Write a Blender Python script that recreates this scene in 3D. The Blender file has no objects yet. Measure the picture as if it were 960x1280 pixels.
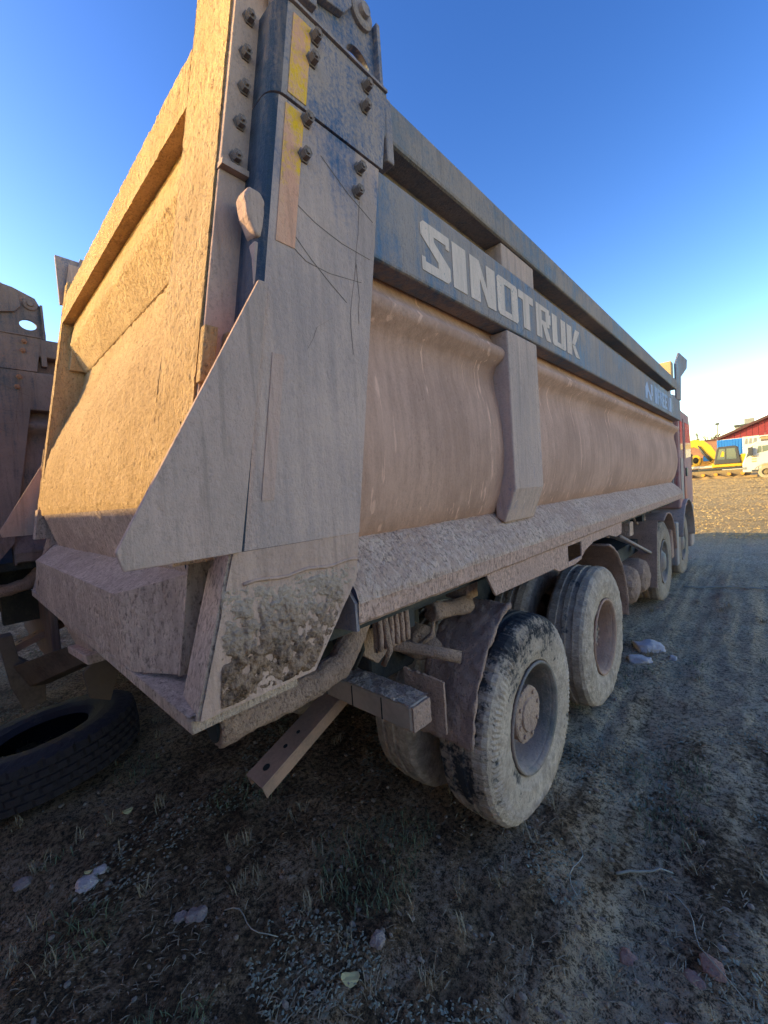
import bpy, bmesh, math, random
from mathutils import Vector, Matrix, noise
S = bpy.context.scene
COL = S.collection
rnd = random.Random(7)
R = math.radians

# ------------------------------------------------------------------ camera
cd = bpy.data.cameras.new('camera')
cam = bpy.data.objects.new('camera', cd); COL.objects.link(cam)
cd.sensor_fit = 'VERTICAL'; cd.sensor_height = 36.0; cd.lens = 36.0 * 509.5 / 1280.0
cd.clip_start = 0.02; cd.clip_end = 4000
_r = Vector((0.72984, 0.68007, -0.0695)); _u = Vector((0.01782, 0.0827, 0.99642)); _f = Vector((-0.68338, 0.72846, -0.04824))
m = Matrix(((_r.x, _u.x, -_f.x), (_r.y, _u.y, -_f.y), (_r.z, _u.z, -_f.z))).to_4x4()
m.translation = (2.17, 0.0, 1.80)
cam.matrix_world = m
S.camera = cam

# ------------------------------------------------------------------ sky and sun
SUN_EL = R(19.9); SUN_AZ = R(50)
sun_to = Vector((math.sin(SUN_AZ) * math.cos(SUN_EL), math.cos(SUN_AZ) * math.cos(SUN_EL), -math.sin(SUN_EL)))          # direction the sunlight travels
w = bpy.data.worlds.new('World'); S.world = w; w.use_nodes = True
wn = w.node_tree; wn.nodes.clear()
wo = wn.nodes.new('ShaderNodeOutputWorld'); wb = wn.nodes.new('ShaderNodeBackground'); ws = wn.nodes.new('ShaderNodeTexSky')
ws.sky_type = 'NISHITA'; ws.sun_disc = False
ws.sun_elevation = SUN_EL; ws.sun_rotation = math.atan2(-sun_to.x, -sun_to.y)
ws.air_density = 1.05; ws.dust_density = 0.5; ws.ozone_density = 0.0
wb.inputs['Strength'].default_value = 0.15
wh = wn.nodes.new('ShaderNodeHueSaturation'); wh.inputs['Hue'].default_value = .516; wh.inputs['Saturation'].default_value = 1.27; wh.inputs['Value'].default_value = .50
wg = wn.nodes.new('ShaderNodeGamma'); wg.inputs['Gamma'].default_value = 1.42
wn.links.new(ws.outputs[0], wg.inputs[0]); wn.links.new(wg.outputs[0], wh.inputs['Color']); wn.links.new(wh.outputs[0], wb.inputs[0]); wn.links.new(wb.outputs[0], wo.inputs[0])
sd = bpy.data.lights.new('sun', 'SUN'); sd.energy = 2.75; sd.angle = R(0.5); sd.color = (1.0, 0.76, 0.32)
sun = bpy.data.objects.new('sun', sd); COL.objects.link(sun)
sun.rotation_euler = sun_to.to_track_quat('-Z', 'Y').to_euler(); sun.location = (-3, -30, 12)
S.view_settings.view_transform = 'Standard'; S.view_settings.look = 'None'
S.view_settings.exposure = 1.58; S.view_settings.gamma = 1.0

# ------------------------------------------------------------------ material helpers
class NT:
    def __init__(s, name):
        s.m = bpy.data.materials.new(name); s.m.use_nodes = True
        s.t = s.m.node_tree; s.b = s.t.nodes['Principled BSDF']
        s.co = s.t.nodes.new('ShaderNodeTexCoord').outputs['Object']
    def set(s, sock, v):
        if hasattr(v, 'links') or isinstance(v, bpy.types.NodeSocket): s.t.links.new(v, sock)
        elif isinstance(v, (tuple, list)) and len(v) == 3 and len(sock.default_value) == 4: sock.default_value = (*v, 1)
        else: sock.default_value = v
    def map(s, scale, vec=None, rot=(0, 0, 0)):
        n = s.t.nodes.new('ShaderNodeMapping'); n.inputs['Scale'].default_value = scale; n.inputs['Rotation'].default_value = rot
        s.set(n.inputs['Vector'], vec or s.co); return n.outputs[0]
    def noise(s, scale, detail=4, rough=.55, vec=None, dist=0):
        n = s.t.nodes.new('ShaderNodeTexNoise'); n.inputs['Scale'].default_value = scale; n.inputs['Detail'].default_value = detail
        n.inputs['Roughness'].default_value = rough; n.inputs['Distortion'].default_value = dist
        s.set(n.inputs['Vector'], vec or s.co); return n.outputs['Fac']
    def voro(s, scale, vec=None, feat='F1'):
        n = s.t.nodes.new('ShaderNodeTexVoronoi'); n.feature = feat; n.inputs['Scale'].default_value = scale
        s.set(n.inputs['Vector'], vec or s.co); return n.outputs['Distance']
    def math(s, op, a, b=0.0, c=0.0):
        n = s.t.nodes.new('ShaderNodeMath'); n.operation = op
        s.set(n.inputs[0], a); s.set(n.inputs[1], b)
        if len(n.inputs) > 2: s.set(n.inputs[2], c)
        return n.outputs[0]
    def lin(s, terms, const=0.0):                                 # const + sum(k * (v - .5))
        out = None; c = const - sum(k * .5 for k, v in terms)
        for k, v in terms:
            out = s.math('MULTIPLY_ADD', v, k, c if out is None else out)
        return out
    def ramp(s, v, a, b, lo=0.0, hi=1.0):
        n = s.t.nodes.new('ShaderNodeMapRange'); n.interpolation_type = 'SMOOTHSTEP'
        for i, x in zip(range(1, 5), (a, b, lo, hi)): n.inputs[i].default_value = x
        s.set(n.inputs[0], v); return n.outputs[0]
    def mix(s, f, a, b):
        n = s.t.nodes.new('ShaderNodeMix'); n.data_type = 'RGBA'
        s.set(n.inputs[0], f); s.set(n.inputs[6], a); s.set(n.inputs[7], b); return n.outputs[2]
    def xyz(s, vec=None):
        n = s.t.nodes.new('ShaderNodeSeparateXYZ'); s.set(n.inputs[0], vec or s.co); return n.outputs
    def bump(s, h, strength=.5, dist=.01):
        n = s.t.nodes.new('ShaderNodeBump'); n.inputs['Strength'].default_value = strength; n.inputs['Distance'].default_value = dist
        s.set(n.inputs['Height'], h); s.set(s.b.inputs['Normal'], n.outputs[0])
    def out(s, col, rough=.85, metal=0.0, spec=.25):
        s.set(s.b.inputs['Base Color'], col); s.set(s.b.inputs['Roughness'], rough); s.set(s.b.inputs['Metallic'], metal)
        s.b.inputs['Specular IOR Level'].default_value = spec
        return s.m

def WARM(c): return (min(.75, c[0] * 1.14), c[1] * .94, c[2] * .93)
def dusty(name, paint, d1, d2, cover=.6, zg=0.0, zref=2.2, streak=.9, big=.9, fine=.5, bump=.55, bdist=.009, rough=(.5, .95), scratch=0.0, width=.22, drip=0.0, speck=.5, lines=.45):
    d1, d2 = WARM(d1), WARM(d2)
    n = NT(name)
    a = n.noise(1.6, 6); st = n.noise(3.0, 6, .6, n.map((9, 9, .55))); f = n.noise(90, 5, .65)
    med = n.noise(14, 5, .6)
    terms = [(big, a), (streak, st), (fine, f), (.35, med)]
    v = n.lin(terms, cover)
    if zg:
        z = n.xyz()[2]; v = n.math('ADD', v, n.math('MULTIPLY', n.math('SUBTRACT', zref, z), zg))
    v = n.ramp(v, .5 - width, .5 + width)
    dust = n.mix(n.ramp(n.lin([(1, n.noise(2.3, 5)), (.7, st), (.4, f)], .5), .25, .75), d1, d2)
    if drip:
        dr = n.ramp(n.noise(2.0, 3, .5, n.map((13, 13, .12))), .63, .69)
        dust = n.mix(n.math('MULTIPLY', dr, drip), dust, tuple(min(1, c * 1.45) for c in d1))
    grain = n.noise(130, 4, .7); g2 = n.noise(48, 4, .7, n.map((1.6, 1.6, .7)))
    dust = n.mix(n.math('MULTIPLY', n.ramp(n.lin([(.7, grain), (.8, g2)], .5), .30, .50, speck, 0), n.ramp(n.noise(2.7, 4), .40, .60, .15, 1)), dust, tuple(c * .52 for c in d2))  # speck darkens the dust like tiny shadows between the grains
    dust = n.mix(n.ramp(n.noise(5.0, 5, .6, n.map((7, 7, .4))), .52, .68, 0, lines), dust, tuple(c * .62 for c in d2))
    col = n.mix(v, paint, dust)
    if scratch:
        vs = n.voro(5.0, n.map((1, 1.4, .35), None, (.5, .3, .2)), 'DISTANCE_TO_EDGE')
        sc = n.math('MULTIPLY', n.ramp(vs, .004, .012, 1, 0), n.ramp(n.noise(1.1, 3), .52, .6))
        col = n.mix(n.math('MULTIPLY', sc, scratch), col, (.06, .06, .07))
    h = n.lin([(.8, f), (.8, med), (1.0, g2), (.4, n.noise(260, 3)), (.3, st)], .5)
    n.bump(h, bump, bdist)
    rg = n.ramp(v, 0, 1, rough[0], rough[1])
    return n.out(col, rg)

def mud(name, c1, c2, c3, sc=1.0, bump=.8, bdist=.015, streak=.4, fl=0.0):
    c1, c2, c3 = WARM(c1), WARM(c2), WARM(c3)
    n = NT(name)
    big = n.noise(3 * sc, 7, .6); f = n.noise(60 * sc, 6, .65); med = n.noise(18 * sc, 6, .62, None, .4)
    st = n.noise(3.5, 5, .6, n.map((12, 12, .8)))
    col = n.mix(n.ramp(n.lin([(1, big), (streak, st), (.5, f)], .5), .3, .7), c1, c2)
    col = n.mix(n.ramp(n.lin([(.6, med), (.8, f)], .5), .58, .74), col, c3)
    g2 = n.noise(75 * sc, 4, .7, n.map((1.3, 1.3, .6)))
    col = n.mix(n.ramp(n.lin([(.8, g2), (.5, f), (.5 * fl * 8, big)], .5), .30 + fl, .50 + fl, .85, 0), col, c3)
    n.bump(n.lin([(1.0, med), (.8, f), (1.0, g2), (.25, n.noise(220, 3))], .5), bump, bdist)
    return n.out(col, .95, 0, .15)

def plain(name, col, rough=.5, metal=0, var=.25, vs=8, bump=0, spec=.4, dirt=None, df=.4):
    n = NT(name)
    a = n.noise(vs, 6, .6)
    c = n.mix(a, tuple(x * (1 - var) for x in col), tuple(min(1, x * (1 + var)) for x in col))
    if dirt:
        c = n.mix(n.ramp(n.lin([(1, n.noise(vs * .6, 6)), (.5, n.noise(vs * 7, 4))], df), .3, .7), c, dirt)
    if bump: n.bump(n.noise(vs * 6, 5), bump, .01)
    return n.out(c, rough, metal, spec)

D1 = (.375, .295, .235); D2 = (.255, .205, .17); DG = (.33, .30, .275)
PAINT = (.055, .095, .175)
M = {}
M['post'] = dusty('dusty_blue_steel', PAINT, (.53, .41, .325), (.37, .30, .255), cover=.80, zg=.50, zref=2.55, scratch=.0, streak=.8, big=1.0, drip=.25, speck=.35, lines=.22)
M['cap'] = dusty('blue_steel_thin_dust', (.05, .09, .17), (.40, .335, .28), (.28, .25, .23), cover=.62, streak=.6, big=.7, fine=.9)
M['edge'] = dusty('post_rear_paint', (.030, .042, .062), (.24, .20, .175), (.11, .105, .105), cover=.42, streak=1.2, fine=.6)  # darker paint holds the gate's shade on the post rear
M['rail'] = dusty('rail_dusty_steel', (.085, .115, .15), (.37, .31, .25), (.27, .24, .21), cover=.54, streak=.5, big=.6)
M['plate'] = dusty('name_plate_steel', (.085, .13, .2), (.36, .31, .26), (.26, .24, .225), cover=.54, zg=-.0, streak=.9, big=.7, scratch=.35)
M['wall'] = dusty('mud_coated_side_wall', (.12, .13, .15), (.52, .345, .25), (.37, .24, .17), cover=.96, streak=.35, big=.7, bump=.35, bdist=.008, drip=.6, speck=.35, lines=.15)
M['rib'] = dusty('stake_dusty_steel', (.08, .14, .24), (.54, .41, .32), (.40, .325, .27), cover=.85, streak=.9, drip=.35)
M['skirt'] = mud('skirt_dried_mud', (.70, .53, .41), (.50, .37, .28), (.20, .14, .10), .9, .8, .018, 1.2, .025)
M['lip'] = mud('lip_pink_dust', (.58, .41, .31), (.46, .325, .25), (.20, .135, .10), 1.0, .6, .012, 1.4, .05)
n = NT('crusted_brown_mud'); X, Y, Z = n.xyz()
big = n.noise(9, 6, .65); f = n.noise(70, 6, .7); med = n.noise(24, 6, .65)
msk = n.ramp(n.math('ADD', n.math('MULTIPLY', n.math('SUBTRACT', 1.56, Z), 7.0), n.lin([(1.6, big), (.8, med)], 0)), -.05, 1.1)
dk = n.mix(n.ramp(n.lin([(1, med), (.8, f)], .5), .3, .7), (.16, .085, .055), (.48, .285, .185))
dk = n.mix(n.ramp(n.lin([(1, f), (.7, med)], .5), .28, .46, .9, 0), dk, (.06, .04, .028))
n.bump(n.lin([(1, med), (1, f)], .5), .9, .02)
M['clump'] = n.out(n.mix(msk, (.58, .39, .29), dk), .95, 0, .15)
M['lowpanel'] = dusty('lower_panel_mud', (.2, .17, .14), (.52, .385, .29), (.40, .29, .22), cover=1.0, bump=.5, bdist=.007, speck=.3)
M['gate'] = mud('tailgate_dried_mud', (.62, .47, .245), (.50, .37, .18), (.27, .18, .09), 1.0, 1.0, .02, .9)
M['gatelow'] = mud('spout_grey_mud', (.56, .455, .34), (.40, .32, .24), (.16, .12, .09), 1.1, .8, .015, .9, .02)
M['gateside'] = dusty('gate_side_dust', (.12, .13, .15), (.48, .36, .275), (.38, .29, .23), cover=.86, bump=.5, bdist=.008, streak=.5)
M['wing'] = dusty('wing_plate_mud', (.06, .10, .18), (.48, .365, .29), (.38, .30, .24), cover=1.0, bump=.5, bdist=.008, speck=.35, streak=.5, big=.5)
M['letter'] = dusty('worn_letter_paint', (.20, .20, .20), (.66, .56, .46), (.54, .46, .38), cover=.70, streak=.5, big=.5, fine=1.1, bump=.3, width=.12)
M['letterblue'] = dusty('worn_blue_letter_paint', (.14, .2, .3), (.42, .53, .68), (.34, .45, .6), cover=.72, fine=1.0)
M['tape_faded'] = dusty('faded_tape', (.55, .30, .08), (.52, .375, .29), (.46, .335, .26), cover=.95, speck=.2)
M['tape'] = dusty('yellow_tape', (.85, .43, .005), (.74, .40, .25), (.66, .35, .22), cover=.57, big=1.1, streak=.3, fine=.5, zg=.45, zref=2.9, width=.10)
M['bolt'] = mud('bolt_muddy_steel', (.26, .22, .19), (.17, .15, .135), (.1, .085, .07), 2, .5, .004)
M['rust'] = plain('rusty_channel', (.40, .22, .15), .8, 0, .3, 10, .3, .3, (.26, .16, .115), .45)
M['browniron'] = plain('brown_iron', (.14, .09, .068), .85, 0, .3, 7, .3, .2, (.08, .05, .04), .4)
M['darkiron'] = plain('dark_iron', (.045, .04, .04), .8, 0, .4, 9, .3, .2, (.10, .08, .065), .35)
M['mudiron'] = mud('mud_caked_iron', (.52, .38, .28), (.38, .275, .205), (.17, .12, .09), 1.2, 1.0, .02)
M['guard'] = mud('mudguard_mud', (.50, .36, .275), (.38, .275, .21), (.18, .13, .10), 1.2, .9, .015)
M['barface'] = plain('brown_bar_paint', (.50, .345, .265), .85, 0, .2, 6, .2, .2, (.38, .27, .21), .4)
M['black'] = plain('black_void_paint', (.012, .012, .013), .9, 0, .3, 6)
M['rim'] = dusty('muddy_grey_rim', (.14, .12, .105), (.46, .38, .31), (.30, .25, .21), cover=.46, streak=.3, big=1.1, bump=.5)
M['rim_brown'] = dusty('brown_dusty_rim', (.16, .11, .09), (.46, .32, .23), (.34, .235, .17), cover=.75, streak=.3, big=.8)
M['hub'] = mud('hub_mud', (.48, .36, .26), (.38, .28, .21), (.18, .13, .10), 1.5, .7, .01)

def tyre_mat(name, cover, mudc, mud2, rubber=(.085, .080, .080)):
    n = NT(name)
    big = n.noise(3.2, 7, .6); f = n.noise(55, 6, .65); med = n.noise(16, 6, .65)
    ang = n.xyz()
    v = n.lin([(1.5, big), (1.2, med), (.8, f)], cover)
    v = n.math('ADD', v, n.math('ADD', n.math('MULTIPLY', ang[2], -.42), n.math('MULTIPLY_ADD', n.math('ABSOLUTE', ang[0]), 2.2, -.26)))
    v = n.ramp(v, .32, .66)
    col = n.mix(v, rubber, n.mix(n.ramp(n.lin([(1, med), (.6, f)], .5), .25, .75), mudc, mud2))
    n.bump(n.lin([(1.0, med), (.7, f), (.3, n.noise(200, 3))], .5), .8, .014)
    return n.out(col, n.ramp(v, 0, 1, .85, .95), 0, .12)
M['tyre'] = tyre_mat('muddy_rubber', .62, (.68, .48, .36), (.37, .255, .19), (.05, .044, .046))
M['tyre_heavy'] = tyre_mat('mud_caked_rubber', 1.02, (.62, .435, .325), (.34, .235, .175))
M['tyre_front'] = tyre_mat('brown_mud_rubber', .78, (.42, .30, .225), (.27, .19, .14))
M['tyre_old'] = tyre_mat('old_dark_rubber', -.12, (.13, .088, .078), (.09, .064, .058), (.036, .029, .036))
M['red'] = dusty('dusty_red_cab_paint', (.33, .03, .035), (.44, .31, .27), (.36, .24, .22), cover=.60, streak=1.1, big=.9, rough=(.3, .9), bump=.15)
M['redclean'] = plain('red_paint', (.36, .03, .035), .35, 0, .15, 5, 0, .5, (.25, .15, .13), .3)
M['fender'] = dusty('dusty_grey_fender', (.20, .20, .20), (.50, .41, .33), (.38, .31, .255), cover=.62, bump=.2)
def glass(name, col=(.05, .07, .09), rough=.08):
    n = NT(name); n.b.inputs['IOR'].default_value = 1.5
    a = n.noise(3, 4); return n.out(n.mix(a, col, tuple(c * 1.6 for c in col)), rough, 0, .8)
M['glass'] = glass('dark_glass')
M['yellow'] = plain('yellow_machine_paint', (.62, .36, .02), .45, 0, .12, 4, 0, .4, (.35, .22, .06), .22)
M['orange'] = plain('orange_yellow_paint', (.5, .24, .03), .5, 0, .2, 4, 0, .4, (.2, .11, .04), .4)
M['darkcab'] = plain('dark_grey_cab', (.05, .05, .052), .5, 0, .2, 5)
M['track'] = plain('dusty_steel_track', (.22, .16, .09), .8, 0, .4, 6, .4, .2)
M['white'] = plain('white_truck_paint', (.52, .50, .47), .4, 0, .07, 3, 0, .4, (.5, .45, .36), .15)
M['whitewall'] = plain('white_wall_panel', (.60, .58, .54), .8, 0, .1, 1, 0, .2)
M['blue'] = plain('blue_sheet', (.02, .17, .55), .6, 0, .15, .6, 0, .3)
M['tan'] = plain('tan_wall', (.42, .31, .17), .85, 0, .2, 1.5, 0, .2)
M['greymark'] = plain('grey_print', (.22, .23, .23), .8, 0, .3, 3)
M['redsheet'] = plain('red_corrugated_sheet', (.21, .028, .035), .6, 0, .18, .5, 0, .3)
M['darktrim'] = plain('dark_red_trim', (.07, .025, .025), .6, 0, .2, 2)
M['tan_tyre'] = plain('tan_dusty_tyre', (.36, .29, .2), .9, 0, .3, 8, .3, .2, (.1, .09, .08), .25)
M['pole'] = plain('grey_pole', (.2, .2, .2), .6, 0, .2, 4)
M['bark'] = plain('grey_bark', (.12, .09, .08), .95, 0, .3, 6, .3, .1)
M['brick'] = plain('far_brick', (.26, .14, .10), .9, 0, .35, .7, 0, .1)
M['concrete'] = plain('weathered_concrete', (.3, .28, .26), .9, 0, .2, 3, .4, .2)
M['stone'] = mud('pale_stone', (.56, .55, .54), (.42, .42, .42), (.26, .25, .25), 1.5, .6, .01, 0)
M['stone_dark'] = mud('grey_stone', (.34, .30, .27), (.25, .22, .20), (.13, .12, .11), 1.5, .6, .01, 0)
M['clod'] = mud('brown_clod', (.34, .22, .17), (.27, .18, .14), (.14, .10, .08), 1.5, .5, .008, 0)
M['twig'] = plain('pale_dry_twig', (.30, .27, .23), .9, 0, .3, 20)
M['straw'] = plain('dry_straw', (.27, .205, .14), .9, 0, .75, 40)
M['grass'] = plain('dull_green_grass', (.12, .135, .075), .9, 0, .5, 20)
M['greengrey'] = plain('flattened_grey_green_leaves', (.25, .24, .18), .9, 0, .7, 30)
M['pebble'] = plain('mixed_pebbles', (.26, .19, .145), .9, 0, .6, 25)
M['leafy'] = plain('pale_dead_leaf', (.5, .4, .2), .8, 0, .2, 9)
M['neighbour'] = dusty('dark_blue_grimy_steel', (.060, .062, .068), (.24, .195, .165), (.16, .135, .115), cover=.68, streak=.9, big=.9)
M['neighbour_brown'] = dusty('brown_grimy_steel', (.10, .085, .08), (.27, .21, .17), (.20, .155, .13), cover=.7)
M['rustbolt'] = plain('rusty_bolt', (.30, .15, .09), .85, 0, .3, 20)

# ------------------------------------------------------------------ mesh helpers
class MB:
    def __init__(s): s.v = []; s.f = []
    def add(s, vs, fs):
        o = len(s.v); s.v += [tuple(p) for p in vs]; s.f += [tuple(i + o for i in f) for f in fs]; return s
    def box(s, x0, x1, y0, y1, z0, z1):
        return s.add([(x, y, z) for x in (x0, x1) for y in (y0, y1) for z in (z0, z1)],
                     [(0, 1, 3, 2), (4, 6, 7, 5), (0, 4, 5, 1), (2, 3, 7, 6), (0, 2, 6, 4), (1, 5, 7, 3)])
    def hull8(s, a, b):                                             # two matching rings of points
        n = len(a); return s.add(list(a) + list(b), [tuple(range(n))[::-1], tuple(range(n, 2 * n))] + [(i, (i + 1) % n, n + (i + 1) % n, n + i) for i in range(n)])
    def prism(s, poly, axis, a, b):
        def q(p, t): return {'x': (t, p[0], p[1]), 'y': (p[0], t, p[1]), 'z': (p[0], p[1], t)}[axis]
        return s.hull8([q(p, a) for p in poly], [q(p, b) for p in poly])
    def tube(s, path, r, n=10, cap=True, rs=None):
        path = [Vector(p) for p in path]; rings = []; ref = Vector((.123, .31, .94))
        for i, p in enumerate(path):
            t = (path[min(i + 1, len(path) - 1)] - path[max(i - 1, 0)]).normalized()
            a = t.cross(ref).normalized(); b = t.cross(a); rr = rs[i] if rs else r
            rings.append([p + (a * math.cos(2 * math.pi * k / n) + b * math.sin(2 * math.pi * k / n)) * rr for k in range(n)])
        o = len(s.v)
        for g in rings: s.v += [tuple(p) for p in g]
        for i in range(len(path) - 1):
            for k in range(n):
                s.f.append((o + i * n + k, o + i * n + (k + 1) % n, o + (i + 1) * n + (k + 1) % n, o + (i + 1) * n + k))
        if cap:
            s.f.append(tuple(o + k for k in range(n))[::-1]); s.f.append(tuple(o + (len(path) - 1) * n + k for k in range(n)))
        return s
    def lathe(s, prof, n=48, fn=None, closed=False):                # profile [(x, r)] turned about the x axis
        o = len(s.v); m_ = len(prof)
        for k in range(n):
            a = 2 * math.pi * k / n
            for j, (x, r) in enumerate(prof):
                if fn: x, r = fn(k, j, x, r)
                s.v.append((x, r * math.cos(a), r * math.sin(a)))
        for k in range(n):
            k2 = (k + 1) % n
            for j in range(m_ if closed else m_ - 1):
                j2 = (j + 1) % m_
                s.f.append((o + k * m_ + j, o + k * m_ + j2, o + k2 * m_ + j2, o + k2 * m_ + j))
        return s
    def loft(s, rings, closed=False):                               # list of equal length point rows
        o = len(s.v); n = len(rings[0])
        for g in rings: s.v += [tuple(p) for p in g]
        for i in range(len(rings) - 1):
            for k in range(n if closed else n - 1):
                k2 = (k + 1) % n
                s.f.append((o + i * n + k, o + i * n + k2, o + (i + 1) * n + k2, o + (i + 1) * n + k))
        return s
    def build(s, name, mat, parent=None, bevel=0, smooth=False, loc=None, disp=None, sub=0, solid=0, seg=2):
        me = bpy.data.meshes.new(name); me.from_pydata(s.v, [], s.f)
        bm = bmesh.new(); bm.from_mesh(me); bmesh.ops.recalc_face_normals(bm, faces=bm.faces); bm.to_mesh(me); bm.free()
        me.materials.append(mat if not isinstance(mat, str) else M[mat])
        if smooth: me.polygons.foreach_set('use_smooth', [True] * len(me.polygons))
        o = bpy.data.objects.new(name, me); COL.objects.link(o)
        if parent: o.parent = parent
        if loc: o.location = loc
        if solid:
            md = o.modifiers.new('solid', 'SOLIDIFY'); md.thickness = solid; md.offset = 0
        if bevel:
            md = o.modifiers.new('bevel', 'BEVEL'); md.width = bevel; md.segments = seg; md.limit_method = 'ANGLE'; md.angle_limit = R(30)
            md.harden_normals = False
        if sub:
            md = o.modifiers.new('sub', 'SUBSURF'); md.subdivision_type = 'SIMPLE'; md.levels = md.render_levels = sub
        for (tx, st) in (disp or []):
            md = o.modifiers.new('disp', 'DISPLACE'); md.texture = TEX[tx]; md.strength = st; md.mid_level = .5; md.texture_coords = 'LOCAL'
        return o
def tex(name, size, depth, kind='CLOUDS'):
    t = bpy.data.textures.new(name, kind); t.noise_scale = size
    if kind == 'CLOUDS': t.noise_depth = depth; t.noise_basis = 'ORIGINAL_PERLIN'
    return t
TEX = {'c2': tex('c2', .022, 3), 'c4': tex('c4', .045, 4), 'c10': tex('c10', .10, 4), 'c30': tex('c30', .3, 2), 'c1': tex('c1', .011, 2)}
def thing(name, label, cat, loc=(0, 0, 0), rz=0, group=None):
    o = bpy.data.objects.new(name, None); COL.objects.link(o); o.location = loc; o.rotation_euler = (0, 0, rz); o.empty_display_size = .2
    o['label'] = label; o['category'] = cat
    if group: o['group'] = group
    return o
def tag(o, label, cat, group=None):
    o['label'] = label; o['category'] = cat
    if group: o['group'] = group
    return o
def kids(o): return [c for c in bpy.data.objects if c.parent == o]

# ------------------------------------------------------------------ ground
def slope(y):
    if y < 2: return 0.0
    if y < 10: return .012 * (y - 2)
    if y < 70: return .096 + .0205 * (y - 10)
    return 1.326
def gz(x, y):
    d = math.hypot(x - 2, y)
    k = 1.0 if d < 9 else max(.25, 9 / d)
    v = Vector((x, y, 0))
    n = noise.noise(v * .55) * .035 + noise.noise(v * 1.9 + Vector((7, 3, 1))) * .018
    if d < 14: n += noise.noise(v * 5.5) * .016 + noise.noise(v * 13) * .010 + max(0, noise.noise(v * 24)) * .012
    # tyre treads and ruts of the yard
    if d < 9:
        n += (-.030 * math.exp(-((x - 1.83 - .04 * math.sin(y * 2)) / .13) ** 4) * (.55 + .45 * math.sin(y * 70 + 4 * math.sin(x * 9)))) if .6 < y < 2.6 else 0
    if d < 16 and x > 1.3: n -= .030 * max(0, noise.noise(Vector((x * 3.2 + .1 * y, y * .22, 9)))) + .012 * noise.noise(Vector((x * 9, y * .9, 3)))
    if y < 5: n += .034 * max(math.exp(-((y - 2.09) / .30) ** 2), math.exp(-((y - 3.43) / .30) ** 2)) * math.exp(-((abs(x) - .9) / .55) ** 4) / k
    return slope(y) + n * k - .004
def axis(lo, hi, c0, c1, st, grow=1.13, mx=40):
    a = []; x = c0
    while x < c1: a.append(x); x += st
    s = st
    while x < hi: a.append(x); s = min(s * grow, mx); x += s
    a.append(hi); x = c0 - st; s = st; b = []
    while x > lo: b.append(x); s = min(s * grow, mx); x -= s
    b.append(lo); return b[::-1] + a
gx = axis(-500, 500, -2.2, 4.2, .028); gy = axis(-60, 900, -.4, 4.2, .028)
nx, ny = len(gx), len(gy)
me = bpy.data.meshes.new('ground')
me.from_pydata([(x, y, gz(x, y)) for y in gy for x in gx], [], [(j * nx + i, j * nx + i + 1, (j + 1) * nx + i + 1, (j + 1) * nx + i) for j in range(ny - 1) for i in range(nx - 1)])
me.polygons.foreach_set('use_smooth', [True] * len(me.polygons))
n = NT('yard_soil')
X, Y, Z = n.xyz()
big = n.noise(.55, 5, .55); med = n.noise(3.2, 7, .62); f = n.noise(38, 6, .7); ff = n.noise(150, 4, .6)
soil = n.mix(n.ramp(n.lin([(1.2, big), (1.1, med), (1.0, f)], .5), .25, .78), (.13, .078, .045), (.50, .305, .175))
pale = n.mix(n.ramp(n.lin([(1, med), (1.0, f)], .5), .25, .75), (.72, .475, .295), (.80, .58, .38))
# soil grows paler ahead and to the right, broken up by noise
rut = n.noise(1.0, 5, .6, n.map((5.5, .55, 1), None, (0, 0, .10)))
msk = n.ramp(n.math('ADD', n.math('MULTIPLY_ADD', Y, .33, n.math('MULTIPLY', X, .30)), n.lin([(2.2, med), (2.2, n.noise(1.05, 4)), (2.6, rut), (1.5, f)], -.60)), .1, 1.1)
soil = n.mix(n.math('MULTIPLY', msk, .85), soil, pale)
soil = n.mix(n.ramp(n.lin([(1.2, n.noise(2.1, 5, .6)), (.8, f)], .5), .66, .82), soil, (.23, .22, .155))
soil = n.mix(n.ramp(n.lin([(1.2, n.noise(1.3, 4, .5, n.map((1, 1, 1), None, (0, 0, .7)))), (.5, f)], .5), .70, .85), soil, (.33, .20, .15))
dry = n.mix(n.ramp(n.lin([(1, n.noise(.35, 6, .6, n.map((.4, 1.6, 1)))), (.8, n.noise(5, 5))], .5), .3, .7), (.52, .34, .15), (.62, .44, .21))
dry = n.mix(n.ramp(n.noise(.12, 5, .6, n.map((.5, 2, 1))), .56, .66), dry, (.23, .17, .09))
far = n.ramp(n.math('ADD', n.math('MAXIMUM', Y, n.math('MULTIPLY_ADD', X, 3.0, -.5)), n.lin([(5, big), (2, med)], 0)), 10.5, 14)  # dry soil also laid out of view on the right, to bounce warm light
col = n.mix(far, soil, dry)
lit_ = n.voro(120, n.map((1, .45, 1), None, (0, 0, .9)), 'DISTANCE_TO_EDGE')
col = n.mix(n.ramp(n.lin([(1.0, ff), (1.1, f)], .5), .34, .54, .85, 0), col, (.045, .031, .022))  # dark flecks paint in shaded crevices that the bump leaves flat
col = n.mix(n.ramp(n.lin([(1.1, ff), (.7, f), (.6, med)], .5), .62, .78, 0, .6), col, (.66, .52, .42))
n.bump(n.lin([(1, f), (.6, ff), (1.0, med)], .5), 1.0, .04)
gm = n.out(col, .97, 0, .1)
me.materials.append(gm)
ground = bpy.data.objects.new('ground', me); COL.objects.link(ground); ground['kind'] = 'structure'

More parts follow.
